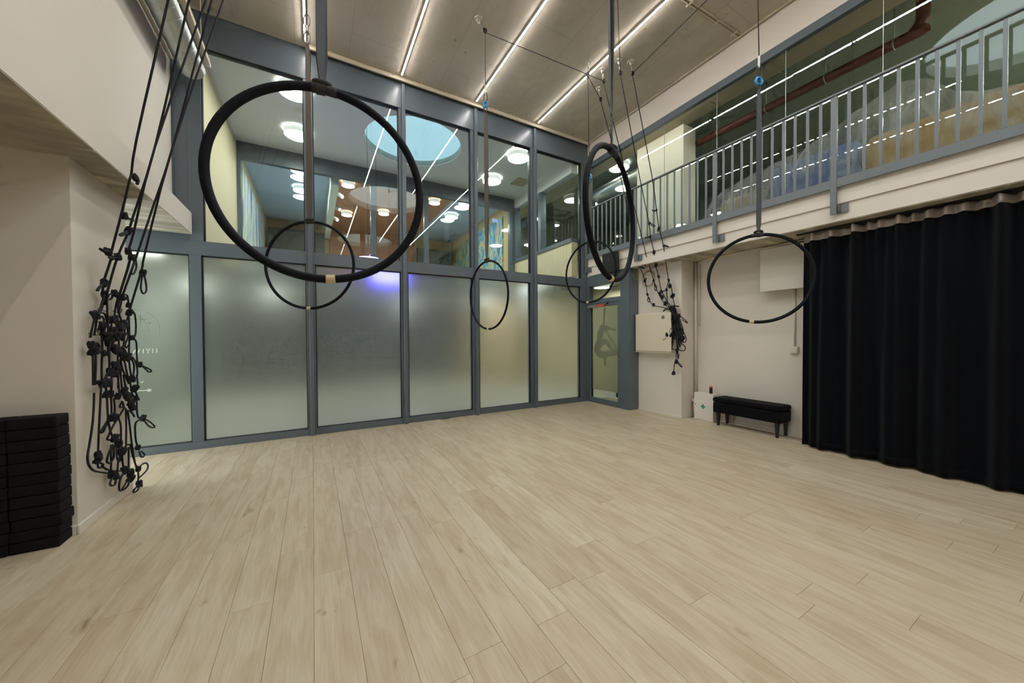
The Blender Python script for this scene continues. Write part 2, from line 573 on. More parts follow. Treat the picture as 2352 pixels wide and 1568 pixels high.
def tube(name, pts, r, material, parent=None, sides=8, n=6, closed=False, smooth_pts=True):
    pp = smooth_path(pts, n, closed) if smooth_pts else [Vector(p) for p in pts]
    V, F = sweep([(pp, closed)], r, sides)
    return mesh_obj(name, V, F, material, parent, smooth=True)


def ring_pts(c, ax, ay, rx, ry, n=24):
    c = Vector(c); ax = Vector(ax); ay = Vector(ay)
    return [c + ax * (rx * math.cos(2 * math.pi * i / n)) + ay * (ry * math.sin(2 * math.pi * i / n)) for i in range(n)]


def disc_stack(name, cx, cy_, prof, material, parent=None, n=40, caps=True):
    """lathe about the vertical: prof = [(r, z) ...]"""
    V, F = [], []
    for r, z in prof:
        for i in range(n):
            a = 2 * math.pi * i / n
            V.append((cx + r * math.cos(a), cy_ + r * math.sin(a), z))
    for k in range(len(prof) - 1):
        for i in range(n):
            j = (i + 1) % n
            F.append((k * n + i, k * n + j, (k + 1) * n + j, (k + 1) * n + i))
    if caps and prof[0][0] > 1e-6: F.append(tuple(reversed(range(n))))
    if caps and prof[-1][0] > 1e-6: F.append(tuple((len(prof) - 1) * n + i for i in range(n)))
    return mesh_obj(name, V, F, material, parent)


def slab_with_hole(name, x0, x1, y0, y1, z0, z1, cx, cy_, r, material, n=64):
    """a flat slab with a round opening through it"""
    bm = bmesh.new()
    ang = sorted(set([2 * math.pi * i / n for i in range(n)] + [math.atan2(y - cy_, x - cx) % (2 * math.pi) for x in (x0, x1) for y in (y0, y1)]))

    def outer(a):
        dx, dy = math.cos(a), math.sin(a)
        t = 1e9
        if dx > 1e-9: t = min(t, (x1 - cx) / dx)
        if dx < -1e-9: t = min(t, (x0 - cx) / dx)
        if dy > 1e-9: t = min(t, (y1 - cy_) / dy)
        if dy < -1e-9: t = min(t, (y0 - cy_) / dy)
        return cx + dx * t, cy_ + dy * t
    V = []
    for a in ang:
        ox, oy = outer(a)
        V += [(cx + r * math.cos(a), cy_ + r * math.sin(a), z0), (ox, oy, z0), (cx + r * math.cos(a), cy_ + r * math.sin(a), z1), (ox, oy, z1)]
    F = []
    k = len(ang)
    for i in range(k):
        j = (i + 1) % k
        F += [(4 * i, 4 * j, 4 * j + 1, 4 * i + 1), (4 * i + 2, 4 * i + 3, 4 * j + 3, 4 * j + 2), (4 * i, 4 * i + 2, 4 * j + 2, 4 * j), (4 * i + 1, 4 * j + 1, 4 * j + 3, 4 * i + 3)]
    o = mesh_obj(name, V, F, material)
    return o


def flat_shape(name, loops, thick, axis, material, parent=None):
    """extruded flat outline; loops: outer then holes, as 3-D points; axis: thickness vector"""
    L = [[Vector(p) for p in lp] for lp in loops]
    tris = tessellate_polygon(L)
    flat = [p for lp in L for p in lp]
    n = len(flat)
    ax = Vector(axis) * thick
    V = flat + [p + ax for p in flat]
    F = [tuple(t) for t in tris] + [tuple(i + n for i in reversed(t)) for t in tris]
    b = 0
    for lp in L:
        k = len(lp)
        for i in range(k):
            j = (i + 1) % k
            F.append((b + i, b + j, b + j + n, b + i + n))
        b += k
    return mesh_obj(name, V, F, material, parent)


def copy_tree(o, parent=None):
    c = o.copy(); col.objects.link(c)
    if parent: c.parent = parent
    for ch in list(o.children):
        copy_tree(ch, c)
    return c


def struct(o):
    o['kind'] = 'structure'
    return o


# ================================================================= THE STUDIO SHELL
YW, XB = 5.395, 4.775
CZ = 5.10
SKX, SKY, SKR = 1.87, 0.55, 1.0

# floor: slab and planks
floor = struct(box('floor', -3.3, 5.42, -4.0, 5.50, -0.10, -0.012, M['subfloor']))
PW, PL = 0.1750, 1.285
pm = bpy.data.meshes.new('plank')
_bm = bmesh.new()
bmesh.ops.create_cube(_bm, size=1.0, matrix=Matrix.Diagonal((PW - 0.0010, PL - 0.0010, 0.012, 1)))
bmesh.ops.bevel(_bm, geom=[e for e in _bm.edges if all(v.co.z > 0 for v in e.verts)], offset=0.0009, segments=1, affect='EDGES')
_bm.to_mesh(pm); _bm.free()
pm.materials.append(M['plank'])
known = {0: 2.193, 1: 2.568, 3: 1.319, 5: 1.313}
for k in range(-18, 31):
    x = -0.010 + PW * (k + 0.5)
    off = known.get(k, random.uniform(0, PL))
    y = off + PL * math.ceil((-1.3 - off) / PL)
    if x + PW / 2 > 5.37: continue
    for a, ylim in ([(-1.3, 5.42)] if x > -1.45 else [(-1.3, 3.44), (4.246, 5.42)]):
        y0 = y - PL
        while y0 < ylim:
            lo, hi = max(y0, a), min(y0 + PL, ylim)
            if hi - lo > 0.06:
                o = bpy.data.objects.new('plank', pm); col.objects.link(o)
                o.parent = floor; o.matrix_parent_inverse = Matrix.Translation(-wloc(floor))
                o.location = (x, (lo + hi) / 2, -0.006)
                o.scale = (1, (hi - lo) / PL, 1)
            y0 += PL

# ceiling with the round skylight
ceiling = struct(slab_with_hole('ceiling', -1.6, 5.42, -4.0, 5.50, CZ, CZ + 0.16, SKX, SKY, SKR, M['concrete']))
sk = struct(empty('window_4', (SKX, SKY, CZ + 0.1)))
disc_stack('shaft_liner', SKX, SKY, [(SKR - 0.001, CZ + 0.001), (SKR - 0.001, CZ + 0.159), (SKR - 0.012, CZ + 0.159), (SKR - 0.012, CZ + 0.001), (SKR - 0.001, CZ + 0.001)], M['white_trim'], sk, 64, False)
disc_stack('skylight_pane', SKX, SKY, [(SKR - 0.013, CZ + 0.12), (SKR - 0.013, CZ + 0.13)], M['dome'], sk, 64)

# walls behind the camera and at the far left under the gallery slab
struct(box('wall_rear', -3.3, 5.42, -4.1, -4.0, 0, CZ, M['white']))
struct(box('wall_far_left', -3.4, -3.3, -4.0, 3.50, 0, 2.5, M['white']))
wl = struct(box('wall_left', -3.3, -1.376, 3.455, 4.244, 0, 2.497, M['white']))
box('socket_plate', -1.384, -1.3765, 4.05, 4.12, 2.39, 2.45, M['boxwhite'], wl, 0.002)
struct(box('baseboard_left', -1.376, -1.362, 3.441, 4.244, 0, 0.065, M['white_trim'], bevel=0.003))
struct(box('baseboard_left_return', -3.3, -1.378, 3.441, 3.455, 0, 0.065, M['white_trim'], bevel=0.003))
# gallery slab lip and the wall standing back on it
lip = struct(box('wall_left_slab', -3.3, -1.19, -4.0, 5.34, 2.5, 2.735, M['white']))
box('soffit', -3.28, -1.192, -3.98, 5.338, 2.492, 2.4995, M['concrete_soffit'], lip)
struct(box('wall_left_upper', -1.60, -1.352, -4.0, 5.34, 2.735, CZ, M['white']))
struct(box('wall_left_cove', -1.352, -1.322, -4.0, 5.34, 4.42, 4.60, M['white']))

# ================================================================= GLAZED WALL TO THE LOBBY
w1 = struct(empty('wall_front', (1.7, YW + 0.05, 0)))
FR = 0.10          # frame depth
yF, yB = YW, YW + FR
jn = [(-1.232, -1.126), (-0.063, 0.040), (1.158, 1.260), (2.304, 2.431), (3.442, 3.595), (4.603, 4.79)]
ju = [(-1.232, -1.100), (-0.069, 0.033), (1.144, 1.240), (2.291, 2.415), (3.454, 3.592), (4.635, 4.79)]
ZS, ZT0, ZT1, ZH = 0.088, 2.272, 2.436, 4.692
X0 = -2.35
# mullions (lower and upper runs differ a little in width)
for (a, b), (c, d) in zip(jn, ju):
    box('mullion', a, b, yF, yB, ZS, ZT0, M['grey'], w1, 0.002, 1)
    box('mullion', c, d, yF, yB, ZT1, ZH, M['grey'], w1, 0.002, 1)
for xm in (-0.011, 1.207, 2.368, 3.523):
    box('mullion_fin', xm - 0.026, xm + 0.026, yF - 0.055, yF - 0.001, 0.001, 5.03, M['grey'], w1, 0.003, 1)
box('transom', X0, 4.79, yF, yB, ZT0, ZT1, M['grey'], w1, 0.002, 1)
box('bottom_rail', X0, 4.79, yF - 0.004, yB, 0.001, ZS, M['grey'], w1, 0.002, 1)
box('end_panel', X0, -1.232, yF, yB, ZT1, ZH, M['grey'], w1)
ub = [-1.166] + [(c + d) / 2 for c, d in ju[1:5]] + [4.80]
box('header_panel', X0, ub[0] - 0.001, yF - 0.006, yB, ZH, CZ, M['grey'], w1)
for a, b in zip(ub[:-1], ub[1:]):
    box('header_panel', a + 0.001, b - 0.001, yF - 0.006, yB, ZH, CZ, M['grey'], w1, 0.002, 1)


def pane(x0, x1, z0, z1, material, name, y=YW + 0.045, t=0.008):
    p = box(name, x0 + 0.0115, x1 - 0.0115, y, y + t, z0 + 0.0115, z1 - 0.0115, material, w1)
    g = 0.011
    V, F = [], []
    boxes('gasket', [(x0, x0 + g, y - 0.03, y + 0.02, z0, z1), (x1 - g, x1, y - 0.03, y + 0.02, z0, z1), (x0, x1, y - 0.03, y + 0.02, z1 - g, z1), (x0, x1, y - 0.03, y + 0.02, z0, z0 + g * 0.4)], M['gasket'], p)
    return p


edges_l = [X0] + [v for ab in jn for v in ab]
for i in range(0, 12, 2):
    pane(edges_l[i] if i else -2.30, edges_l[i + 1], ZS, ZT0, M['frost'], 'frosted_pane')
box('mullion', -2.35, -2.30, yF, yB, ZS, ZT0, M['grey'], w1)
edges_u = [v for ab in ju for v in ab]
for i in range(1, 11, 2):
    pane(edges_u[i], edges_u[i + 1], ZT1, ZH, M['glass'], 'clear_pane')

# lettering and emblem on the leftmost frosted pane
em = empty('door_sign_film', (-1.62, YW + 0.0440, 0.7))
tag(em, 'pale film emblem with stars, lettering and arrow on the leftmost frosted pane', 'sticker')
YD = YW + 0.0425


def stroke(name, pts, w, material, parent):
    V, F = [], []
    for (x, z), (x2, z2) in zip(pts[:-1], pts[1:]):
        d = Vector((x2 - x, z2 - z)); d = d.normalized() if d.length else Vector((1, 0))
        nx, nz = -d.y * w / 2, d.x * w / 2
        n = len(V)
        for yy in (YD, YD + 0.0008):
            V += [(x + nx, yy, z + nz), (x - nx, yy, z - nz), (x2 - nx, yy, z2 - nz), (x2 + nx, yy, z2 + nz)]
        F += [tuple(i + n for i in f) for f in BOXF]
    return mesh_obj(name, V, F, material, parent)


ecx, ecz = -1.74, 1.40
stroke('circle_line', [(ecx + 0.235 * math.cos(R(a)), ecz + 0.235 * math.sin(R(a))) for a in range(-20, 122, 6)], 0.004, M['decal_grey'], em)
stroke('moon_line', [(ecx - 0.05 + 0.20 * math.cos(R(a)), ecz - 0.06 + 0.26 * math.sin(R(a))) for a in range(10, 72, 6)], 0.003, M['decal_grey'], em)


def star(cx, cz, r):
    pts = []
    for i in range(8):
        rr = r if i % 2 == 0 else r * 0.13
        pts.append((cx + rr * math.cos(R(45 * i)), YD, cz + rr * math.sin(R(45 * i))))
    return flat_shape('star', [pts], 0.0008, (0, 1, 0), M['decal_grey'], em)


star(-1.660, 1.515, 0.070); star(-1.590, 1.473, 0.032)
for nm, segs in (('letter', [(-1.725, 1.135), (-1.700, 1.185)]), ('letter', [(-1.690, 1.130), (-1.672, 1.185)]), ('letter', [(-1.643, 1.135), (-1.643, 1.185)]),
                 ('letter', [(-1.606, 1.135), (-1.606, 1.160), (-1.620, 1.187)]), ('letter', [(-1.606, 1.160), (-1.590, 1.187)]),
                 ('letter', [(-1.567, 1.137), (-1.567, 1.189)]), ('letter', [(-1.533, 1.139), (-1.533, 1.191)])):
    stroke(nm, segs, 0.008, M['decal_light'], em)
stroke('letter', [(-1.672, 0.828), (-1.661, 0.806), (-1.648, 0.829)], 0.006, M['decal_light'], em)
stroke('arrow', [(-1.78, 0.722), (-1.575, 0.722), (-1.615, 0.738)], 0.008, M['decal_light'], em)
stroke('arrow', [(-1.575, 0.722), (-1.615, 0.706)], 0.008, M['decal_light'], em)

# ceiling trunking
tr1 = struct(box('trim_1', -0.02, 4.80, YW - 0.085, YW - 0.057, CZ - 0.055, CZ - 0.001, M['boxcream'], bevel=0.004))
for i in range(12):
    box('clip', 0.25 + 0.4 * i, 0.27 + 0.4 * i, YW - 0.096, YW - 0.086, CZ - 0.018, CZ - 0.001, M['boxcream'], tr1)
tr2 = struct(box('trim_2', 4.755, 4.778, -4.0, YW - 0.09, CZ - 0.02, CZ - 0.001, M['boxcream'], bevel=0.004))
struct(box('trim_3', -1.35, -1.322, -4.0, 5.30, CZ - 0.03, CZ - 0.001, M['boxcream']))

# ================================================================= RIGHT SIDE
# recessed wall, pier, slab edge
wr = struct(box('wall_right', 5.36, 5.46, -4.0, 3.50, 0, 2.48, M['white']))
pier = struct(box('wall_right_pier', 5.02, 5.46, 3.495, 4.335, 0, 2.48, M['white'], bevel=0.004))
struct(box('baseboard_right', 5.348, 5.36, -4.0, 3.49, 0, 0.07, M['white_trim'], bevel=0.003))
struct(box('baseboard_right_pier', 5.008, 5.0195, 3.485, 4.33, 0, 0.035, M['white_trim'], bevel=0.003))
beam = struct(empty('wall_right_slab', (5.0, 1, 2.48)))
box('slab_lower', XB + 0.006, 6.9, -4.0, 5.394, 2.481, 2.655, M['white'], beam)
box('slab_upper', XB - 0.012, 6.9, -4.0, 5.394, 2.6555, 2.830, M['white'], beam)
box('soffit', XB + 0.012, 5.359, -4.0, 4.33, 2.472, 2.480, M['concrete_soffit'], beam)
struct(box('wall_right_upper', 4.80, 4.95, -4.0, 5.394, 4.705, CZ, M['white']))

# gallery glazing
wg = struct(empty('window_1', (4.83, 1.5, 2.83)))
box('window_head', 4.792, 4.86, -4.0, 5.394, 4.602, 4.703, M['grey'], wg, 0.002, 1)
box('window_jamb', 4.795, 4.86, 5.315, 5.394, 2.9, 4.601, M['grey'], wg, 0.002, 1)
box('window_sill', 4.80, 4.86, -4.0, 5.394, 2.831, 2.90, M['grey'], wg, 0.002, 1)
ys = [5.314, 4.48, 3.655, 2.83, 2.03, 1.225, 0.42, -0.39, -1.2, -2.0, -4.0]
for a, b in zip(ys[:-1], ys[1:]):
    box('gallery_pane', 4.818, 4.826, b + 0.0025, a - 0.0025, 2.901, 4.601, M['glass'], wg)
for y in ys[1:-1]:
    box('silicone_joint', 4.8185, 4.8255, y - 0.0020, y + 0.0020, 2.901, 4.60, M['galv'], wg)

# ---- railing
rail = empty('balcony_railing', (4.72, 1.5, 2.83))
tag(rail, 'blue-grey steel bar railing along the gallery edge above the curtain', 'railing')
XRL = 4.725
box('top_rail', XRL - 0.022, XRL + 0.022, -2.3, 5.385, 3.755, 3.775, M['greymetal'], rail, 0.003, 1)
box('bottom_rail', XRL - 0.006, XRL + 0.006, -2.3, 5.385, 2.815, 2.905, M['greymetal'], rail, 0.002, 1)
posts = [5.36, 4.14, 2.80, 1.557, 0.29, -0.98, -2.25]
bars = bpy.data.meshes.new('baluster')
bars.from_pydata(boxv(-0.005, 0.005, -0.0125, 0.0125, 0, 0.848), [], BOXF)
bars.materials.append(M['greymetal'])
for y in posts:
    box('post', XRL - 0.012, XRL + 0.012, y - 0.026, y + 0.026, 2.545, 3.754, M['greymetal'], rail, 0.002, 1)
    br = box('bracket', XB - 0.013, XB - 0.0135 + 0.006, y - 0.105, y - 0.015, 2.550, 2.640, M['greymetal'], rail, 0.001, 1)
    br2 = box('bracket_arm', XRL + 0.0125, XB - 0.0135, y - 0.04, y - 0.03, 2.56, 2.64, M['greymetal'], br)
    for dy in (-0.092, -0.045):
        for dz in (2.572, 2.628):
            bo = disc_stack('bolt', 0, 0, [(0.006, 0), (0.006, 0.006)], M['steel'], None, 6)
            bo.parent = br; bo.matrix_parent_inverse = Matrix.Translation(-wloc(br))
            bo.rotation_euler = (0, R(-90), 0); bo.location = (XB - 0.014, y + dy, dz)
for a, b in zip(posts[:-1], posts[1:]):
    n = 10
    for i in range(1, n + 1):
        o = bpy.data.objects.new('baluster', bars); col.objects.link(o)
        o.parent = rail; o.matrix_parent_inverse = Matrix.Translation(-wloc(rail))
        o.location = (XRL, a + (b - a) * i / (n + 1), 2.906)

# ---- entrance door box
d1 = struct(empty('door_1', (4.84, 4.86, 0)))
box('frame_head', 4.786, 4.90, 4.336, 5.394, 2.272, 2.470, M['grey'], d1, 0.002, 1)
box('frame_column', 4.786, 5.018, 4.338, 4.535, 0.001, 2.271, M['grey'], d1, 0.003, 1)
box('frame_jamb', 4.786, 4.90, 5.36, 5.394, 0.001, 2.271, M['grey'], d1)
box('frame_transom', 4.788, 4.90, 4.536, 5.359, 1.925, 2.010, M['grey'], d1, 0.002, 1)
box('transom_pane', 4.835, 4.843, 4.537, 5.358, 2.011, 2.271, M['glass'], d1)
leaf = empty('door_leaf', (4.82, 4.95, 0), d1)
LY0, LY1 = 4.540, 5.356
YL, YR_ = 5.300, 4.605
box('stile', 4.792, 4.85, YL, LY1, 0.008, 1.921, M['grey'], leaf, 0.002, 1)
box('stile', 4.792, 4.85, LY0, YR_, 0.008, 1.921, M['grey'], leaf, 0.002, 1)
box('rail', 4.792, 4.85, YR_ + 0.0005, YL - 0.0005, 1.872, 1.921, M['grey'], leaf, 0.002, 1)
box('rail', 4.792, 4.85, YR_ + 0.0005, YL - 0.0005, 0.008, 0.10, M['grey'], leaf, 0.002, 1)
box('clear_strip', 4.815, 4.823, YR_ + 0.001, YL - 0.001, 0.101, 0.262, M['glass'], leaf)
box('frosted_pane', 4.815, 4.823, YR_ + 0.001, YL - 0.001, 0.2625, 1.871, M['frostdoor'], leaf)
boxes('gasket', [(4.80, 4.83, YL - 0.012, YL - 0.0006, 0.102, 1.87), (4.80, 4.83, YR_ + 0.0006, YR_ + 0.004, 0.102, 1.87)], M['gasket'], leaf)
# silhouette film of a dancer hanging from a sling
S_ = 3.919


def dpt(x, y):
    return at(1320 + x / S_, 560 + y / S_, X=4.8125)


outer = [(255, 725), (290, 738), (335, 756), (377, 768), (372, 775), (350, 785), (338, 776), (300, 773), (270, 772), (262, 790), (252, 830), (240, 858), (266, 852), (292, 862), (315, 895), (345, 940), (375, 962), (386, 985), (362, 1003), (320, 1010), (286, 1022), (280, 1095), (268, 1098), (262, 1060), (258, 1028), (225, 1025), (195, 1002), (175, 962), (180, 910), (200, 860), (206, 800), (224, 748), (240, 728)]
hole = [(228, 945), (240, 962), (268, 966), (295, 958), (322, 964), (300, 930), (278, 900), (255, 912)]
film = flat_shape('dancer_film', [[dpt(*p) for p in outer], [dpt(*p) for p in hole]], 0.0008, (1, 0, 0), M['decal'], leaf)
film['label'] = 'grey-green silhouette film of an aerial performer on the door glass'
flat_shape('sling_film', [[dpt(*p) for p in ((262, 575), (276, 575), (268, 724), (254, 724))]], 0.0008, (1, 0, 0), M['decal'], leaf)
flat_shape('sling_film', [[dpt(*p) for p in ((266, 772), (276, 770), (382, 945), (374, 955))]], 0.0008, (1, 0, 0), M['decal'], leaf)
flat_shape('sling_film', [[dpt(*p) for p in ((282, 770), (288, 770), (386, 935), (384, 942))]], 0.0008, (1, 0, 0), M['decal'], leaf)
hd = tube('handle', [(4.792, 4.565, 0.955), (4.745, 4.565, 0.955), (4.738, 4.60, 0.953), (4.738, 4.69, 0.950)], 0.009, M['steel'], leaf)
box('rose', 4.786, 4.7915, 4.548, 4.582, 0.938, 0.972, M['steel'], hd, 0.002)
box('lock', 4.786, 4.7915, 4.552, 4.578, 0.855, 0.90, M['steel'], leaf, 0.002)
clo = empty('door_closer', (4.76, 5.1, 1.86))
tag(clo, 'silver door closer with a red sticker above the entrance door glass', 'door closer')
box('closer_body', 4.735, 4.790, 5.10, 5.345, 1.845, 1.895, M['closer'], clo, 0.004)
box('red_sticker', 4.733, 4.789, 4.905, 5.097, 1.852, 1.897, M['redsign'], clo, 0.002)
box('closer_arm', 4.742, 4.758, 4.84, 5.31, 1.902, 1.912, M['closer'], clo, 0.002)
box('arm_shoe', 4.745, 4.7855, 4.825, 4.862, 1.898, 1.917, M['blackplastic'], clo, 0.002)

# ================================================================= LED STRIPS
for i, x in enumerate((-0.040, 1.165, 2.335, 3.520)):
    t = empty('led_strip', (x, 3.0, CZ))
    tag(t, ['ceiling light strip directly above the nearest big hoop, leftmost of the four',
            'second ceiling light strip from the left, ending at the mullion right of the biggest hoop',
            'third ceiling light strip from the left, behind the thin middle hoist rope',
            'rightmost of the four ceiling light strips, nearest the white gallery wall'][i], 'light', 'white light strips on the concrete ceiling')
    runs = [(-3.8, YW - 0.155)]
    dx = abs(x - SKX)
    if dx < SKR:
        h = math.sqrt(SKR ** 2 - dx ** 2) + 0.04
        runs = [(-3.8, SKY - h), (SKY + h, YW - 0.155)]
    for a, b in runs:
        box('profile', x - 0.011, x + 0.011, a, b, CZ - 0.026, CZ - 0.0005, M['lampbody'], t)
        box('diffuser', x - 0.0078, x + 0.0078, a + 0.002, b - 0.002, CZ - 0.030, CZ - 0.0262, M['led'], t)

# ================================================================= HOOPS
def knot_mesh():
    me = bpy.data.meshes.new('knot')
    pts = []
    n = 36
    for i in range(n):
        t = 2 * math.pi * i / n
        pts.append(Vector(((math.sin(t) + 2 * math.sin(2 * t)) * 0.175, (math.cos(t) - 2 * math.cos(2 * t)) * 0.175, -math.sin(3 * t) * 0.48)))
    V, F = sweep([(pts, True)], 0.29, 6)
    me.from_pydata([tuple(v) for v in V], [], F)
    me.polygons.foreach_set('use_smooth', [True] * len(me.polygons))
    me.materials.append(M['rope'])
    return me


KNOT = knot_mesh()
rk = random.Random(3)


def knot(p, r, parent, squash=1.0):
    o = bpy.data.objects.new('knot', KNOT); col.objects.link(o)
    o.parent = parent; o.matrix_parent_inverse = Matrix.Translation(-wloc(parent))
    o.location = p
    o.scale = (r * 0.80, r * 0.80, r * 1.12 * squash)
    o.rotation_euler = (rk.uniform(-0.45, 0.45), rk.uniform(-0.45, 0.45), rk.uniform(0, 6))
    return o


def ribbon(name, x, y, z0, z1, az0, az1, w0, w1_, t, material, parent, seg=40, bow=0.0, ph=0.0):
    """a hanging webbing strap, twisting a little as it goes up"""
    V, F = [], []
    for i in range(seg + 1):
        s = i / seg
        a = az0 + (az1 - az0) * s + 0.35 * math.sin(5 * s + ph)
        w = (w0 + (w1_ - w0) * s) / 2
        if s < 0.05: w *= 0.55 + 9 * s
        if s > 0.96: w *= max(0.4, (1 - s) * 15 + 0.4)
        d = Vector((math.cos(a), math.sin(a), 0)); nn = Vector((-math.sin(a), math.cos(a), 0))
        c = Vector((x, y, z0 + (z1 - z0) * s)) + nn * (bow * math.sin(math.pi * s))
        V += [c - d * w - nn * t / 2, c + d * w - nn * t / 2, c + d * w + nn * t / 2, c - d * w + nn * t / 2]
    for i in range(seg):
        for k in range(4):
            F.append((4 * i + k, 4 * i + (k + 1) % 4, 4 * i + 4 + (k + 1) % 4, 4 * i + 4 + k))
    F += [(3, 2, 1, 0), (4 * seg, 4 * seg + 1, 4 * seg + 2, 4 * seg + 3)]
    return mesh_obj(name, V, F, material, parent)


def link_ring(name, x, y, zc, az, rx, rz, r, material, parent):
    pts = ring_pts((x, y, zc), (math.cos(az), math.sin(az), 0), (0, 0, 1), rx, rz, 20)
    V, F = sweep([(pts, True)], r, 7)
    return mesh_obj(name, V, F, material, parent, smooth=True)


HOOPS = [
    ('A', (0.057, 2.022, 2.071), -5.6, 0.0205, 4.30, 'strap', 'black aerial hoop, the biggest and nearest, in front of the left window bays'),
    ('B', (-0.017, 4.471, 2.097), -27.5, 0.0155, None, 'strap2', 'black aerial hoop seen inside the lower rim of the biggest hoop'),
    ('C', (2.156, 4.496, 1.882), -82.1, 0.0145, None, 'strap2', 'narrow-looking black aerial hoop before the middle frosted panes'),
    ('D', (1.957, 1.928, 2.198), 24.1, 0.0205, 4.30, 'strap', 'large black aerial hoop turned edgewise in front of the speaker'),
    ('E', (3.825, 4.262, 2.309), -78.3, 0.0150, None, 'strap2', 'thin black aerial hoop hanging before the room corner by the door'),
    ('F', (4.214, 2.018, 1.914), 123.9, 0.0175, None, 'strap', 'black aerial hoop hanging beside the black curtain over the bench'),
]
strap_top_px = {'B': 98, 'C': 255, 'E': 418, 'F': 205}
tilt = {'A': 0, 'B': 1.3, 'C': -2.0, 'D': 0, 'E': 0, 'F': -3.1}
tape_ang = {'A': 3.2, 'B': -1.0, 'C': -2.5, 'D': -5.0, 'E': -4.0, 'F': 8.0}
hoist_top = {}
for nm, c, az, tr, ztop, sm, lab in HOOPS:
    hs = {'C': 0.855, 'E': 0.885}.get(nm, 0.87)
    c = CAM + (Vector(c) - CAM) * hs; a = R(az); HR = 0.475 * hs; tr *= hs
    dh = Vector((math.cos(a), math.sin(a), 0)); dn = Vector((-math.sin(a), math.cos(a), 0))
    dv = Vector((0, 0, 1)) * math.cos(R(tilt[nm])) + dn * math.sin(R(tilt[nm]))
    t = empty('aerial_hoop', c - dv * (HR + 0.02))
    tag(t, lab, 'aerial hoop', 'aerial hoops hanging in the studio')
    V, F = sweep([(ring_pts(c, dh, dv, HR, HR, 96), True)], tr, 12)
    mesh_obj('ring', V, F, M['hoop'], t, smooth=True)

    def arc(a0, a1, rad, mt, name, n=8):
        pts = [c + dh * (HR * math.sin(R(q))) + dv * (HR * math.cos(R(q))) for q in np.linspace(a0, a1, n)]
        V2, F2 = sweep([(pts, False)], rad, 12)
        return mesh_obj(name, V2, F2, mt, t, smooth=True)
    ta = tape_ang[nm]
    arc(180 - ta - 2.6, 180 - ta + 2.6, tr + 0.0012, M['tape'], 'grip_tape')
    arc(-6, 8, tr + 0.003, M['strap_dark'], 'strap_wrap')
    arc(-3.5, 1.5, tr + 0.007, M['strap_dark'], 'strap_wrap')
    top = c + dv * HR
    # choke knot of the strap
    V, F = sweep([(ring_pts(top + Vector((0, 0, 0.026)), dh, (dn * 0.94 + Vector((0, 0, 0.34))), 0.030, 0.022, 16), True)], 0.010, 8)
    mesh_obj('choke_loop', V, F, M['strap_dark'], t, smooth=True)
    if ztop is None: ztop = zat(top.x, top.y, strap_top_px[nm])
    ribbon('strap', top.x, top.y, top.z + 0.03, ztop, a + 0.5, a + 0.9, 0.048, 0.044, 0.004, M[sm], t, ph=ord(nm))
    ribbon('strap', top.x + dn.x * 0.008, top.y + dn.y * 0.008, top.z + 0.03, ztop, a + 0.15, a + 0.6, 0.045, 0.040, 0.004, M[sm], t, bow=0.010, ph=ord(nm) + 1.2)
    if nm in 'AD':
        z = ztop
        link_ring('carabiner', top.x, top.y, z + 0.045, a, 0.026, 0.055, 0.006, M['darksteel'], t); z += 0.10
    elif nm == 'B':
        z = ztop
        link_ring('quick_link', top.x, top.y, z + 0.045, a, 0.030, 0.062, 0.006, M['steel'], t)
        box('swivel', top.x - 0.014, top.x + 0.014, top.y - 0.014, top.y + 0.014, z + 0.100, z + 0.155, M['steel'], t, 0.005)
        link_ring('quick_link', top.x, top.y, z + 0.205, a, 0.030, 0.062, 0.006, M['steel'], t); z += 0.26
    else:
        z = ztop
        link_ring('shackle', top.x, top.y, z + 0.02, a + 0.8, 0.018, 0.035, 0.006, M['darksteel'], t)
        V, F = sweep([(ring_pts((top.x, top.y, z + 0.075), (math.cos(a + .6), math.sin(a + .6), 0), (0, 0, 1), 0.036, 0.036, 6), True)], 0.011, 8)
        mesh_obj('blue_swivel', V, F, M['blue'], t, smooth=True)
        link_ring('carabiner', top.x, top.y, z + 0.155, a + 0.3, 0.026, 0.058, 0.006, M['darksteel'], t)
        box('splice', top.x - 0.008, top.x + 0.008, top.y - 0.008, top.y + 0.008, z + 0.20, z + 0.31, M['white_trim'], t, 0.003)
        z += 0.30
    hoist_top[nm] = Vector((top.x, top.y, z))

# ================================================================= PULLEYS AND HOIST LINES
def pulley(x, y, label, lean=(0.03, 0.0), nm='ceiling_pulley'):
    t = empty(nm, (x, y, CZ - 0.2)); tag(t, label, 'pulley', 'rope pulleys under the ceiling')
    V, F = [], []
    me = disc_stack('ceiling_plate', x, y, [(0.046, CZ - 0.010), (0.050, CZ - 0.006), (0.050, CZ - 0.0005)], M['white_trim'], t, 6)
    link_ring('eye_bolt', x, y, CZ - 0.034, 0.3, 0.02, 0.024, 0.006, M['white_trim'], t)
    w = Vector((x + lean[0], y + lean[1], CZ - 0.165))
    link_ring('carabiner', x + lean[0] * 0.5, y + lean[1] * 0.5, CZ - 0.092, 0.9, 0.022, 0.052, 0.005, M['steel'], t)
    V, F = sweep([(ring_pts(w, (1, 0, 0), (0, 0, 1), 0.017, 0.022, 14), True)], 0.012, 8)
    mesh_obj('wheel', V, F, M['darksteel'], t, smooth=True)
    return w


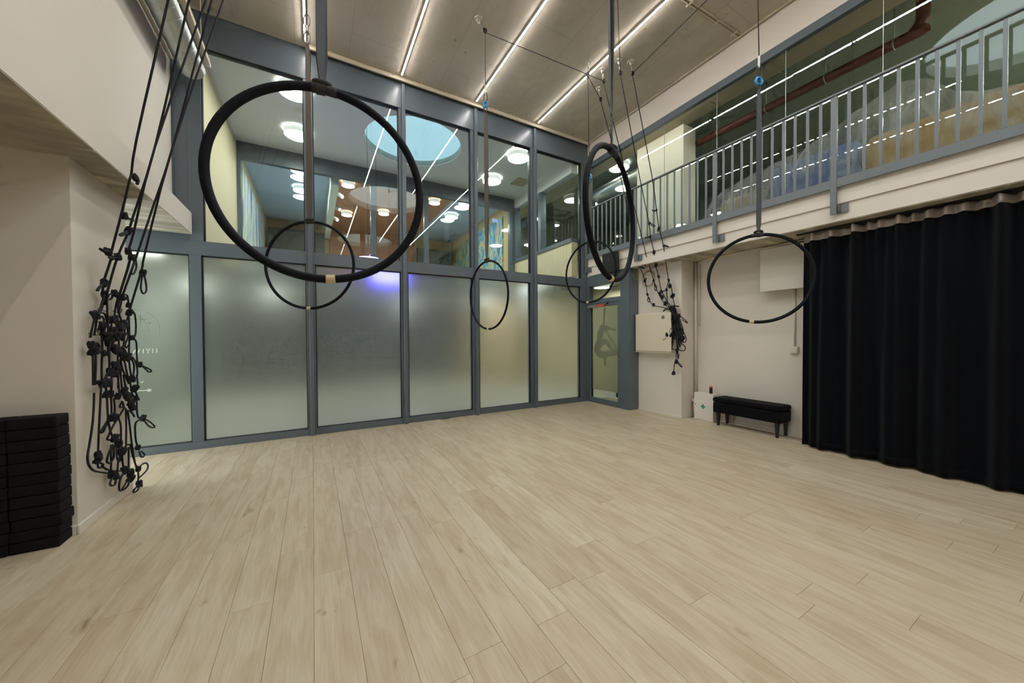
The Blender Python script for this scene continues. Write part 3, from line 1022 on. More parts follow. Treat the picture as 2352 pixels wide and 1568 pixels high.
P = {}
P['C'] = pulley(hoist_top['C'].x - 0.06, hoist_top['C'].y + 0.06, 'steel pulley on the ceiling above the middle hoop, between two light strips', (0.06, -0.06))
P['A'] = pulley(hoist_top['A'].x, hoist_top['A'].y, 'steel ceiling pulley above the biggest hoop', (0.0, 0.02))
P['B'] = pulley(hoist_top['B'].x, hoist_top['B'].y, 'steel ceiling pulley above the hoop seen inside the biggest hoop', (0.0, 0.02))
P['D'] = pulley(hoist_top['D'].x, hoist_top['D'].y, 'steel ceiling pulley above the edgewise hoop', (0.0, 0.02))
P['F'] = pulley(hoist_top['F'].x, hoist_top['F'].y, 'steel ceiling pulley above the hoop by the curtain', (0.0, 0.02))
P['E'] = pulley(hoist_top['E'].x, hoist_top['E'].y, 'steel ceiling pulley on the rightmost light strip, above the corner hoop', (0.0, 0.02))


def cz_at(px, py, z=CZ):
    return at(px, py, Z=z)


rp = []
for (px, py), lab in (((1376, 203), 'lowest of the four ceiling pulleys grouped near the right wall'),
                      ((1383, 159), 'ceiling pulley just right of the rightmost light strip, taking the long slanting rope'),
                      ((1421, 139), 'ceiling pulley half hidden behind the wide hanging strap'),
                      ((1449, 141), 'rightmost ceiling pulley, nearest the white gallery wall')):
    q = cz_at(px, py)
    rp.append(pulley(q.x, q.y, lab, (0.02, -0.01)))

RR = 0.0066


def hoist(nm, lab, pts):
    t = empty('hoist_line', pts[0]); tag(t, lab, 'rope', 'hoist lines under the ceiling')
    tube('cord', pts, 0.0045, M['rope'] if nm != 'B' else M['strap2'], t, 6, smooth_pts=False)
    return t


hoist('A', 'dark hoist line running up from the strap of the biggest hoop', [hoist_top['A'], P['A'] - Vector((0, 0, 0.02)), P['A'] + Vector((-0.6, 0.9, -0.02))])
hoist('B', 'grey hoist line in front of the leftmost light strip', [hoist_top['B'], P['B'] - Vector((0, 0, 0.02)), Vector((-0.75, 4.0, CZ - 0.18))])
hoist('C', 'thin hoist line over the middle hoop, bending right across the ceiling', [hoist_top['C'], P['C'] - Vector((0, 0, 0.02)), rp[1]])
hoist('D', 'hoist line running off above the strap of the edgewise hoop', [hoist_top['D'], P['D'] - Vector((0, 0, 0.02)), rp[2]])
hoist('E', 'thin hoist line down the room corner to the corner hoop', [hoist_top['E'], P['E'] - Vector((0, 0, 0.02)), rp[0]])
hoist('F', 'pale hoist line running up before the white gallery wall', [hoist_top['F'], P['F'] - Vector((0, 0, 0.02)), rp[3]])

# ================================================================= LEFT ROPE BUNDLE
def lp(px, py, X=-1.325):
    return at(px, py, X=X)


rj = random.Random(11)
XL = -1.335


def L1(x, y): return (180 + x / 3.92, 360 + y / 3.92)
def T1(x, y): return (180 + x / 5.6, 620 + y / 5.6)
def T2(x, y): return (180 + x / 5.41, 860 + y / 5.41)


def rope_thing(label, tops, group):
    t = empty('knotted_rope', tops)
    tag(t, label, 'rope', group)
    return t


GL = 'knotted black ropes hanging on the left wall'
upper = [   # px from the frame top down to the tangle
    [(386.5, 0), (314, 318), (302, 397), (298, 412), (281, 483), (256, 578), (254, 598), (238, 648), (236, 680)],
    [(434, 0), (356, 337), (304, 502), (296, 530), (270, 590), (246, 672), (240, 700)],
    [(473, 0), (356, 337), (308, 530), (295, 577), (300, 592), (276, 672), (268, 705)],
    [(486, 0), (398, 333), (353, 470), (313, 590), (283, 675), (272, 720)],
    [(513, 0), (398, 333), (334, 577), (326, 617), (300, 704), (297, 720)]]
uz = [-0.80, -0.76, -0.72, -0.70, -0.66]
labs = ['leftmost black rope slanting to the left wall tangle, knotted high up',
        'second from the left of the black ropes slanting down to the left wall tangle',
        'third of the five black ropes slanting down to the left wall tangle',
        'fourth from the left of the black ropes slanting to the left wall tangle',
        'rightmost black rope slanting to the left wall tangle, with a long drop loop']
LR = []
for pts, z, lab in zip(upper, uz, labs):
    top = at(*pts[0], X=z)
    n = len(pts)
    y0, y1 = pts[0][1], pts[-1][1]
    P3 = []
    for (px, py) in pts:
        s = (py - y0) / (y1 - y0)
        xx = top.x + (XL - top.x) * s
        P3.append(lp(px, py, xx))
    up = (P3[0] - P3[1]).normalized()
    P3.insert(0, P3[0] + up * ((CZ - 0.06 - P3[0].z) / up.z))
    t = rope_thing(lab, P3[-1], GL)
    tube('cord', P3, RR * 1.15, M['rope'], t, 6, 3)
    LR.append((t, P3))


def k2(i, px, py, r, x=None):
    return knot(lp(px, py, XL + 0.01 if x is None else x), r * 0.0058, LR[i][0])


def xat(i, py):
    P3 = LR[i][1]
    best = min(P3, key=lambda p: abs((IH / 2 - FPX * (p - CAM).dot(_up) / (p - CAM).dot(_fw)) - py))
    return best.x


def loop(i, pts, X=None, closed=False, r=RR, name='loop'):
    X = XL if X is None else X
    return tube(name, [lp(px, py, X + rj.uniform(-0.006, 0.014)) for px, py in pts], r, M['rope'], LR[i][0], 6, 5, closed)


# knots and tails on the slanting runs
for i, x, y, r in ((0, 510, 185, 8), (0, 415, 530, 8), (0, 265, 855, 9), (0, 300, 905, 6), (0, 230, 1135, 9), (1, 455, 665, 9), (1, 355, 900, 8), (2, 447, 850, 8), (2, 485, 905, 9), (4, 583, 1045, 9)):
    px, py = L1(x, y)
    knot(lp(px, py, xat(i, py)), r * 0.0043, LR[i][0])
loop(0, [L1(515, 190), L1(540, 215), L1(528, 243)], xat(0, 410), r=0.010, name='tail')
loop(0, [L1(430, 535), L1(460, 560), L1(495, 575), L1(470, 560)], xat(0, 500), r=0.007, name='tail')
loop(0, [L1(290, 845), L1(240, 850), L1(195, 825), L1(215, 848), L1(270, 870)], xat(0, 578))
loop(0, [L1(215, 1150), L1(190, 1175), L1(170, 1205)], xat(0, 650), r=0.009, name='tail')
loop(1, [L1(445, 670), L1(400, 685), L1(372, 702), L1(395, 710), L1(440, 685)], xat(1, 535))
loop(1, [L1(345, 895), L1(300, 895), L1(275, 908), L1(310, 912), L1(350, 905)], xat(1, 590))
loop(2, [L1(515, 920), L1(522, 990), L1(500, 1050), L1(475, 1050), L1(485, 1000), L1(505, 940)], xat(2, 600))
loop(4, [L1(575, 1060), L1(562, 1180), L1(585, 1232), L1(612, 1200), L1(605, 1120), L1(590, 1065)], xat(4, 640))

# the tangle: runs, knots and bights, shared out over the five ropes
runs = [
    (1, T1, [(365, 300), (375, 600), (390, 900), (400, 1250), (350, 1400)]), (0, T1, [(335, 320), (300, 430), (270, 520), (215, 565)]),
    (0, T1, [(350, 330), (320, 440), (280, 540), (235, 575)]), (0, T1, [(215, 600), (190, 700), (170, 780), (155, 870)]), (0, T1, [(240, 600), (225, 720), (205, 840)]),
    (1, T1, [(235, 560), (300, 548), (345, 575), (372, 680)]), (1, T1, [(300, 590), (330, 640), (310, 740)]), (0, T1, [(300, 800), (308, 1000), (300, 1200), (300, 1450)]),
    (0, T1, [(188, 1100), (190, 1480)]), (0, T1, [(225, 1100), (222, 1300), (212, 1480)]), (2, T1, [(515, 330), (480, 470), (465, 600)]),
    (2, T1, [(545, 380), (510, 480), (530, 590), (560, 660)]), (3, T1, [(590, 690), (625, 640), (650, 560)]), (3, T1, [(560, 320), (620, 320), (640, 380), (645, 450)]),
    (1, T1, [(370, 320), (420, 310), (450, 290)]), (1, T1, [(370, 380), (420, 370), (450, 310)]),
    (4, T1, [(690, 520), (725, 570), (740, 700), (735, 820), (715, 865)]), (4, T1, [(715, 880), (745, 930), (750, 1050), (757, 1200)]),
    (4, T1, [(650, 600), (655, 760), (655, 900), (650, 1100), (665, 1280), (690, 1400)]), (4, T1, [(690, 1120), (735, 1180), (760, 1300), (750, 1390)]),
    (4, T1, [(670, 1130), (710, 1200), (715, 1300), (690, 1400)]), (3, T1, [(540, 1080), (560, 1250), (600, 1350), (650, 1460)]), (3, T1, [(590, 1150), (620, 1300), (650, 1420)]),
    (1, T1, [(420, 1330), (430, 1450), (425, 1560)]), (1, T1, [(370, 1330), (345, 1400), (350, 1470)]), (2, T1, [(505, 1080), (515, 1300), (510, 1520)]), (2, T1, [(540, 1150), (545, 1350), (560, 1520)]),
    (2, T1, [(420, 900), (395, 1050), (400, 1250)]), (2, T1, [(430, 700), (395, 820), (380, 1000), (400, 1150)]), (3, T1, [(600, 720), (590, 900), (560, 1100)]), (3, T1, [(560, 720), (520, 900), (540, 1100)]),
    (3, T1, [(620, 700), (640, 850), (600, 960), (620, 1000), (650, 960)]), (2, T1, [(470, 660), (500, 760), (470, 830), (520, 900)]), (1, T1, [(250, 1075), (310, 1045), (360, 1080), (390, 1100)]),
    (0, T2, [(195, 230), (190, 420), (175, 620), (140, 850), (115, 1010), (125, 1110), (180, 1185), (260, 1210), (370, 1225)]),
    (0, T2, [(285, 130), (270, 400), (255, 700), (245, 980)]), (0, T2, [(290, 1130), (340, 1170), (420, 1195), (560, 1195)]),
    (1, T2, [(355, 270), (365, 480), (385, 650), (430, 790)]), (1, T2, [(405, 270), (412, 400), (412, 520)]), (1, T2, [(440, 290), (452, 400), (450, 500)]),
    (1, T2, [(500, 545), (525, 620), (530, 760), (525, 850)]), (2, T2, [(575, 405), (510, 510), (430, 640), (375, 760), (360, 805), (410, 812)]),
    (2, T2, [(590, 420), (595, 640), (592, 870)]), (3, T2, [(612, 440), (640, 650), (670, 900), (705, 1100), (745, 1180)]), (3, T2, [(650, 900), (690, 1050), (730, 1180)]),
    (4, T2, [(725, 330), (728, 440), (740, 520), (765, 545)]), (4, T2, [(760, 560), (712, 600), (705, 700), (715, 820), (735, 890)]),
    (3, T2, [(625, 900), (625, 1050), (622, 1170)]), (2, T2, [(545, 990), (550, 1090), (565, 1170)]), (1, T2, [(405, 870), (405, 1050), (405, 1220)]), (2, T2, [(505, 1030), (490, 1120), (485, 1230)]),
    (2, T2, [(520, 880), (545, 920), (530, 960)]), (4, T2, [(742, 1180), (745, 1260), (742, 1335)]), (2, T2, [(490, 0), (500, 120), (510, 250)]), (3, T2, [(560, 0), (580, 120), (600, 200)]),
    (3, T2, [(640, 60), (660, 200), (690, 300)]), (4, T2, [(700, 200), (725, 250), (720, 300)]), (4, T2, [(725, 0), (735, 100), (735, 160)]), (1, T2, [(410, 0), (412, 100), (405, 230)]), (1, T2, [(345, 130), (345, 200), (370, 240)])]
for k, (i, fn, pts) in enumerate(runs):
    X = XL + 0.012 + 0.016 * math.sin(k * 2.4)
    tube('cord', [lp(*fn(x, y), X + rj.uniform(-0.006, 0.006)) for x, y in pts], RR, M['rope'], LR[i][0], 6, 4)
kn = [(0, T1, 340, 315, 42), (2, T1, 465, 295, 38), (2, T1, 505, 320, 36), (3, T1, 575, 350, 38), (4, T1, 650, 450, 34), (4, T1, 655, 545, 42), (0, T1, 215, 580, 46), (1, T1, 305, 710, 42), (1, T1, 305, 790, 42),
      (2, T1, 430, 640, 45), (2, T1, 480, 630, 42), (3, T1, 590, 690, 46), (2, T1, 370, 860, 52), (2, T1, 410, 930, 52), (3, T1, 490, 850, 55), (3, T1, 540, 730, 50), (0, T1, 175, 965, 42), (0, T1, 230, 975, 34),
      (0, T1, 195, 1045, 50), (1, T1, 330, 1070, 34), (3, T1, 480, 1020, 55), (3, T1, 550, 1050, 55), (4, T1, 630, 1120, 52), (4, T1, 690, 870, 32), (4, T1, 785, 1215, 38), (2, T1, 470, 1220, 42), (2, T1, 500, 1250, 34),
      (1, T1, 410, 1310, 46), (1, T1, 470, 1330, 44), (1, T1, 310, 1465, 42), (1, T1, 370, 1450, 46), (4, T1, 690, 1400, 42), (4, T1, 725, 1520, 44), (2, T1, 560, 850, 50), (2, T1, 430, 780, 46),
      (1, T2, 340, 250, 36), (1, T2, 400, 240, 40), (2, T2, 490, 270, 38), (3, T2, 575, 205, 46), (3, T2, 610, 270, 50), (3, T2, 650, 340, 48), (3, T2, 670, 410, 40), (4, T2, 700, 170, 42), (4, T2, 720, 290, 38),
      (1, T2, 415, 530, 44), (1, T2, 460, 535, 42), (2, T2, 460, 790, 46), (2, T2, 495, 855, 46), (4, T2, 805, 540, 42), (2, T2, 530, 965, 44), (2, T2, 560, 940, 40), (4, T2, 740, 905, 34),
      (0, T2, 250, 1000, 42), (0, T2, 240, 1065, 38), (3, T2, 580, 1190, 46), (3, T2, 640, 1220, 48), (3, T2, 650, 1290, 46), (4, T2, 745, 1170, 36), (1, T2, 420, 1245, 46), (1, T2, 470, 1265, 38), (4, T2, 760, 1355, 44)]
for i, fn, x, y, r in kn:
    px, py = fn(x, y)
    knot(lp(px, py, XL + rj.uniform(0.004, 0.022)), r * 0.00088, LR[i][0])
bights = [(4, T1, [(785, 1215), (850, 1245), (915, 1275), (938, 1300), (905, 1310), (865, 1275), (820, 1230)]),
          (4, T2, [(810, 560), (870, 635), (925, 660), (948, 645), (905, 600), (845, 560)]), (1, T2, [(370, 560), (320, 640), (280, 715), (305, 715), (330, 660), (370, 590)]),
          (2, T2, [(430, 870), (385, 960), (355, 1070), (385, 1100), (435, 1040), (440, 960), (435, 880)]), (2, T2, [(472, 890), (475, 990), (490, 1060), (520, 1070), (510, 970), (500, 890)]),
          (3, T2, [(560, 1220), (515, 1320), (510, 1430), (560, 1430), (620, 1370), (630, 1290), (600, 1330), (545, 1420)]), (4, T2, [(755, 1150), (800, 1110), (845, 1100), (865, 1140), (840, 1200), (750, 1285)]),
          (4, T2, [(745, 1375), (690, 1430), (690, 1460), (725, 1450), (760, 1385)]), (1, T2, [(430, 1270), (395, 1340), (405, 1378), (450, 1368), (468, 1300)]), (4, T2, [(755, 950), (775, 1015), (805, 1022), (820, 995), (785, 955)]),
          (0, T2, [(245, 1090), (245, 1150), (285, 1155), (310, 1120), (270, 1095)]), (2, T2, [(580, 890), (620, 870), (650, 880), (630, 930), (580, 930)]), (3, T2, [(545, 330), (515, 390), (530, 408), (560, 390), (550, 340)]),
          (0, T2, [(280, 100), (240, 80), (225, 100), (245, 115), (280, 95)])]
for i, fn, pts in bights:
    loop(i, [fn(x, y) for x, y in pts], XL + 0.01)
# thick tail in the middle of the tangle
tube('tail', [lp(*T2(590, 230), XL + 0.03), lp(*T2(640, 330), XL + 0.03), lp(*T2(690, 410), XL + 0.03)], 0.016, M['rope'], LR[3][0], 8, 4)
tube('tail', [lp(*T2(640, 450), XL + 0.02), lp(*T2(670, 480), XL + 0.02), lp(*T2(695, 520), XL + 0.02)], 0.007, M['rope'], LR[3][0], 8, 4)
# wall hooks
for (px, py), lab in (((222, 712), 'clear hook on the left wall, higher of the pair to the left of the tangle'), ((256, 716), 'clear hook on the left wall behind the middle of the rope tangle'),
                      ((200, 768), 'clear hook on the left wall, the lowest and leftmost, holding the big rope knot')):
    q = at(px, py, X=-1.376)
    h = empty('wall_hook', q); tag(h, lab, 'hook', 'rope hooks on the left wall')
    box('hook_plate', -1.3755, -1.369, q.y - 0.012, q.y + 0.012, q.z - 0.045, q.z + 0.035, M['boxwhite'], h, 0.002)
    tube('hook_arm', [(-1.369, q.y, q.z + 0.01), (-1.335, q.y, q.z - 0.005), (-1.322, q.y, q.z + 0.002), (-1.318, q.y, q.z + 0.03)], 0.005, M['steel'], h, 8)

# ================================================================= RIGHT ROPE BUNDLE
def Q(x, y): return (1420 + x / 3.136, 400 + y / 3.136)


XRB = 4.93
RRr = 0.0072
GRr = 'knotted black ropes gathered on the right wall'
ru = [
    [None, (1424, 400), Q(115, 500), Q(155, 660), Q(193, 765), Q(210, 865), Q(232, 920), Q(258, 945), Q(300, 955), Q(360, 968)],
    [None, (1447, 440), Q(130, 290), Q(200, 580), Q(215, 625), Q(255, 765), Q(285, 850), Q(340, 940), Q(395, 975)],
    [None, Q(150, 0), Q(222, 355), Q(232, 450), Q(257, 560), Q(270, 655), Q(290, 737), Q(312, 840), Q(350, 910), Q(395, 970)],
    [None, Q(240, 0), Q(275, 258), Q(295, 395), Q(325, 515), Q(362, 760), Q(380, 800), Q(393, 880), Q(410, 970)]]
rl = ['leftmost black rope falling to the tangle beside the cream wall cabinet', 'second from the left of the black ropes falling to the tangle by the wall cabinet',
      'third of the black ropes falling to the tangle by the wall cabinet', 'rightmost black rope falling to the tangle by the wall cabinet, nearest the bench']
RT = []
for j, (pts, lab) in enumerate(zip(ru, rl)):
    top = rp[j] - Vector((0, 0, 0.02))
    y0 = 190; y1 = pts[-1][1]
    P3 = [top]
    for (px, py) in pts[1:]:
        s = max(0, min(1, (py - y0) / (y1 - y0)))
        P3.append(at(px, py, X=top.x + (XRB - top.x) * min(1, s * 1.15)))
    t = rope_thing(lab, P3[-1], GRr)
    tube('cord', P3, RRr * 0.95, M['rope'], t, 6, 4)
    RT.append((t, P3))


def xr(j, py):
    return min(RT[j][1], key=lambda p: abs((IH / 2 - FPX * (p - CAM).dot(_up) / (p - CAM).dot(_fw)) - py)).x


def rloop(j, pts, X=None, r=RRr, name='loop', closed=False):
    return tube(name, [at(*Q(x, y), X=(XRB if X is None else X) + rj.uniform(-0.012, 0.008)) for x, y in pts], r, M['rope'], RT[j][0], 6, 5, closed)


for j, x, y, r in ((0, 155, 660, 9), (0, 193, 768, 11), (0, 210, 865, 9), (0, 255, 940, 11), (1, 207, 622, 9), (1, 255, 765, 9), (2, 225, 355, 9), (2, 230, 450, 9), (2, 257, 560, 11), (2, 270, 657, 12), (2, 290, 738, 10), (2, 312, 842, 10),
                   (3, 275, 258, 8), (3, 293, 390, 11), (3, 328, 515, 8), (3, 362, 762, 9), (3, 372, 805, 13), (3, 392, 875, 15), (1, 300, 860, 12), (1, 315, 885, 13), (1, 340, 930, 14), (2, 347, 832, 9)):
    px, py = Q(x, y)
    knot(at(px, py, X=xr(j, py)), r * 0.0034, RT[j][0])
rloop(0, [(155, 660), (170, 668), (185, 678)], xr(0, 610), 0.011, 'tail')
rloop(0, [(195, 760), (203, 748)], xr(0, 640), 0.011, 'tail')
rloop(1, [(205, 625), (195, 645), (193, 660)], xr(1, 600), 0.010, 'tail')
rloop(2, [(225, 352), (250, 362), (265, 372), (255, 378), (235, 365)], xr(2, 513))
rloop(2, [(230, 450), (210, 455), (197, 460)], xr(2, 543), 0.011, 'tail')
rloop(3, [(275, 258), (258, 265), (246, 258)], xr(3, 482), 0.011, 'tail')
rloop(3, [(290, 395), (282, 408), (290, 412), (298, 400)], xr(3, 526))
rloop(3, [(328, 510), (345, 515), (362, 522)], xr(3, 565), 0.011, 'tail')
rloop(0, [(215, 880), (212, 910), (222, 920), (228, 905), (220, 885)], xr(0, 690))
rloop(1, [(262, 780), (262, 825), (272, 838), (275, 810), (262, 785)], xr(1, 655))
rloop(2, [(312, 842), (330, 840), (347, 832)], xr(2, 668)); rloop(2, [(347, 835), (352, 880), (355, 930), (372, 965)], XRB)
rloop(3, [(362, 770), (352, 810), (348, 835)], XRB)
rloop(0, [(65, 500), (72, 485), (88, 485), (85, 498), (70, 506), (64, 502)], xr(0, 555))
# main hank
rb = random.Random(5)
for k in range(18):
    j = k % 4
    x0 = 385 + rb.uniform(-14, 22); x1 = 425 + rb.uniform(-40, 45)
    yb = 1190 + rb.uniform(-40, 75)
    rloop(j, [(x0, 955 + rb.uniform(-15, 20)), ((x0 + x1) / 2 + rb.uniform(-12, 12), 1050), (x1, yb - 40), (x1 + rb.uniform(-14, -4), yb), (x1 - rb.uniform(14, 24), yb - 30), (x0 + rb.uniform(5, 25), 1080), (x0 + 10, 965)], XRB - 0.01 + 0.02 * (k % 3), 0.0068)
for k in range(14):
    y = 965 + k * 16
    knot(at(*Q(380 + (y - 965) * 0.26 + rb.uniform(-14, 24), y), X=XRB + rb.uniform(-0.03, 0.02)), rb.uniform(0.028, 0.042), RT[k % 4][0])
rloop(1, [(385, 1050), (375, 1120), (350, 1150), (320, 1190), (340, 1185), (365, 1160)])
rloop(1, [(380, 1160), (355, 1230), (358, 1252), (375, 1245), (390, 1190)])
rloop(2, [(400, 1180), (388, 1240), (400, 1265), (425, 1250), (430, 1200)])
rloop(3, [(460, 1110), (485, 1170), (488, 1200), (470, 1210), (450, 1170)])
rloop(3, [(440, 1020), (465, 1035), (500, 1068), (485, 1065), (460, 1045)])
rloop(3, [(450, 1215), (480, 1240), (478, 1268), (445, 1268), (425, 1240)])
rloop(3, [(405, 945), (420, 950), (436, 950)], None, 0.010, 'tail')
rloop(0, [(325, 985), (350, 970), (385, 985)], None, 0.012, 'tail')
for x, y, r in ((350, 1155, 12), (380, 1158, 11), (437, 1020, 12), (425, 1270, 11), (420, 1350, 13), (398, 1432, 12), (467, 1180, 12)):
    knot(at(*Q(x, y), X=XRB - 0.02), r * 0.0034, RT[2][0])
rloop(2, [(425, 1275), (428, 1310), (432, 1330), (436, 1300), (426, 1280)]); rloop(2, [(417, 1280), (417, 1330), (420, 1350)])
rloop(2, [(425, 1355), (445, 1380), (460, 1388), (448, 1370), (430, 1350)]); rloop(2, [(410, 1345), (403, 1380), (400, 1428)])
rloop(2, [(398, 1430), (386, 1438)], None, 0.010, 'tail'); rloop(2, [(398, 1430), (412, 1438)], None, 0.010, 'tail')
q = at(*Q(390, 965), X=5.02)
h = empty('wall_hook', q); tag(h, 'steel hook on the white pier holding the rope tangle by the cream cabinet', 'hook')
box('hook_plate', 5.0125, 5.0195, q.y - 0.015, q.y + 0.015, q.z - 0.04, q.z + 0.04, M['steel'], h, 0.002)
tube('hook_arm', [(5.013, q.y, q.z), (4.95, q.y, q.z - 0.01), (4.905, q.y, q.z - 0.005), (4.90, q.y, q.z + 0.03)], 0.006, M['steel'], h, 8)

# ================================================================= CURTAIN
CT = empty('blackout_curtain', (4.95, 0.3, 0.0)); tag(CT, 'long black pleated curtain hanging from a ceiling track beside the bench', 'curtain')
rc = random.Random(21)
cy0, cy1 = 1.905, -2.4
NC = 520
ph, acc = [], 0.0
freq = [(rc.uniform(0.6, 1.7), rc.uniform(0, 6.28)) for _ in range(6)]


def cx_at(s, zf):
    """fold offset at s metres along the track; zf 0 at the hem, 1 at the top"""
    w = 0.0
    u = s * 2 * math.pi / 0.168 + 1.1 * math.sin(s * 3.1) + 0.8 * math.sin(s * 7.3 + 1)
    a = 0.030 * (0.75 + 0.35 * math.sin(s * 5.2))
    w += a * math.sin(u) + 0.012 * math.sin(2 * u + 0.8)
    u2 = s * 2 * math.pi / 0.29 + 0.9 * math.sin(s * 2.2)
    w2 = 0.040 * math.sin(u2 + 0.3) + 0.018 * math.sin(2.3 * u2)
    k = min(1.0, max(0.0, (zf - 0.35) / 0.65))
    pk = min(1.0, max(0.0, (zf - 0.93) / 0.04))
    return 0.020 * pk * math.sin(s * 2 * math.pi / 0.098 + 0.8 * math.sin(s * 4)) + w * (0.25 + 0.75 * k) * (1.0 + 0.4 * k ** 6) + w2 * (1 - 0.65 * k)


def curtain_piece(name, z0, z1, rows, material, off=0.0):
    V, F = [], []
    for r in range(rows + 1):
        z = z0 + (z1 - z0) * r / rows
        zf = z / 2.44
        for i in range(NC + 1):
            s = (cy0 - cy1) * i / NC
            sag = 0.016 * (0.5 - 0.5 * math.cos(s * 2 * math.pi / 0.11)) * max(0.0, (z - 2.40) / 0.045) if z > 2.40 else 0.0
            V.append((4.945 - off + cx_at(s, zf), cy0 - s + 0.010 * (1 - zf) * math.sin(s * 9), z - sag))
    n = NC + 1
    for r in range(rows):
        for i in range(NC):
            F.append((r * n + i, r * n + i + 1, (r + 1) * n + i + 1, (r + 1) * n + i))
    o = mesh_obj(name, V, F, material, CT, smooth=True)
    sm = o.modifiers.new('thickness', 'SOLIDIFY'); sm.thickness = 0.003
    return o


curtain_piece('cloth', 0.028, 2.362, 26, M['curtain'])
curtain_piece('hem', 0.022, 0.10, 2, M['curtain'], 0.004)
curtain_piece('pleating_tape', 2.362, 2.445, 3, M['curtain_tape'])
box('track', 4.935, 4.96, cy1, 1.965, 2.452, 2.4715, M['blackplastic'], CT, 0.003, 1)

# ================================================================= RIGHT WALL THINGS
# bench
bn = empty('storage_bench', (5.2, 2.59, 0)); tag(bn, 'long black upholstered bench with four legs against the right wall', 'bench')
box('body', 5.050, 5.340, 2.165, 3.020, 0.185, 0.335, M['velvet'], bn, 0.022, 3)
lid = box('lid', 5.044, 5.342, 2.160, 3.025, 0.338, 0.405, M['velvet'], bn, 0.028, 4)
for x, y in ((5.085, 2.215), (5.085, 2.955), (5.305, 2.215), (5.305, 2.955)):
    V = []
    for z, r in ((0.001, 0.012), (0.186, 0.021)):
        V += [(x - r, y - r, z), (x + r, y - r, z), (x + r, y + r, z), (x - r, y + r, z)]
    mesh_obj('leg', V, BOXF, M['blackwood'], bn)
# first aid box
fa = empty('first_aid_box', (5.27, 3.24, 0)); tag(fa, 'white box with a green cross standing on the floor beside the bench', 'first aid box')
box('body', 5.195, 5.346, 3.088, 3.390, 0.003, 0.415, M['faid'], fa, 0.003, 1)
box('door', 5.180, 5.1945, 3.088, 3.390, 0.003, 0.415, M['faid'], fa, 0.002, 1)
cyc, czc, ca, cb = 3.245, 0.212, 0.036, 0.0115
cr = [(cb, ca), (cb, cb), (ca, cb), (ca, -cb), (cb, -cb), (cb, -ca), (-cb, -ca), (-cb, -cb), (-ca, -cb), (-ca, cb), (-cb, cb), (-cb, ca)]
flat_shape('cross', [[(5.1795, cyc + a, czc + b) for a, b in cr]], 0.001, (-1, 0, 0), M['green'], fa)
lk = disc_stack('lock', 0, 0, [(0.007, 0), (0.007, 0.004)], M['darksteel'], None, 12)
lk.parent = fa; lk.matrix_parent_inverse = Matrix.Translation(-wloc(fa)); lk.rotation_euler = (0, R(-90), 0); lk.location = (5.1798, 3.368, 0.232)
# spray can
sp = empty('spray_can', (5.26, 3.17, 0.416)); tag(sp, 'small black can with an orange cap standing on the first aid box', 'can')
disc_stack('can_body', 5.26, 3.17, [(0.021, 0.416), (0.023, 0.419), (0.023, 0.500), (0.020, 0.505)], M['bottleblack'], sp, 24)
disc_stack('cap', 5.26, 3.17, [(0.022, 0.5055), (0.022, 0.525), (0.020, 0.528)], M['orange'], sp, 24)
# wall cabinet on the pier
cb_ = empty('wall_cabinet', (4.97, 3.95, 1.03)); tag(cb_, 'cream metal wall cabinet with a round lock behind the rope tangle', 'cabinet')
box('body', 4.930, 5.0195, 3.612, 4.300, 1.030, 1.672, M['boxcream'], cb_, 0.004, 2)
box('door', 4.915, 4.9295, 3.600, 4.305, 1.042, 1.668, M['boxcream'], cb_, 0.005, 2)
rl_ = disc_stack('lock_ring', 0, 0, [(0.030, 0), (0.030, 0.004), (0.016, 0.006)], M['steel'], None, 24)
rl_.parent = cb_; rl_.matrix_parent_inverse = Matrix.Translation(-wloc(cb_)); rl_.rotation_euler = (0, R(-90), 0); rl_.location = (4.9145, 3.745, 1.595)
box('sill', 4.912, 5.0195, 3.598, 4.308, 1.020, 1.029, M['boxcream'], cb_)
box('sticker', 4.9142, 4.9149, 4.235, 4.28, 1.60, 1.64, M['white_trim'], cb_)
# upper metal enclosure
ub_ = empty('wall_enclosure', (5.28, 2.1, 1.875)); tag(ub_, 'large white metal enclosure high on the wall beside the curtain', 'enclosure')
box('body', 5.215, 5.3595, 1.60, 2.470, 1.880, 2.42, M['boxwhite'], ub_, 0.004, 2)
box('cover', 5.200, 5.2145, 1.595, 2.475, 1.872, 2.425, M['boxwhite'], ub_, 0.004, 2)
cn = empty('wall_conduit', (5.34, 2.14, 1.07)); tag(cn, 'thin white conduit with a switch box dropping from the metal enclosure', 'conduit')
tube('pipe', [(5.348, 2.14, 1.879), (5.348, 2.14, 1.15)], 0.010, M['boxwhite'], cn, 10, smooth_pts=False)
box('switch_box', 5.325, 5.3595, 2.10, 2.18, 1.065, 1.150, M['boxwhite'], cn, 0.004)
# pipes in the pier corner
wp = empty('waste_pipe', (5.30, 3.44, 0.07)); tag(wp, 'white corner pipes bending at the bottom beside the first aid box', 'pipe')
tube('pipe', [(5.335, 3.465, 2.46), (5.335, 3.465, 0.30)], 0.022, M['boxwhite'], wp, 12, smooth_pts=False)
tube('pipe', [(5.335, 3.405, 2.465), (5.335, 3.405, 1.45)], 0.009, M['boxwhite'], wp, 10, smooth_pts=False)
tube('bend', [(5.335, 3.405, 2.38), (5.335, 3.400, 2.43), (5.335, 3.36, 2.455), (5.335, 3.30, 2.46)], 0.009, M['boxwhite'], wp, 10)
tube('trap', [(5.31, 3.445, 0.30), (5.31, 3.445, 0.12), (5.31, 3.43, 0.07), (5.31, 3.405, 0.06)], 0.040, M['boxwhite'], wp, 16)
box('collar', 5.262, 5.358, 3.396, 3.493, 0.24, 0.30, M['boxwhite'], wp, 0.008)
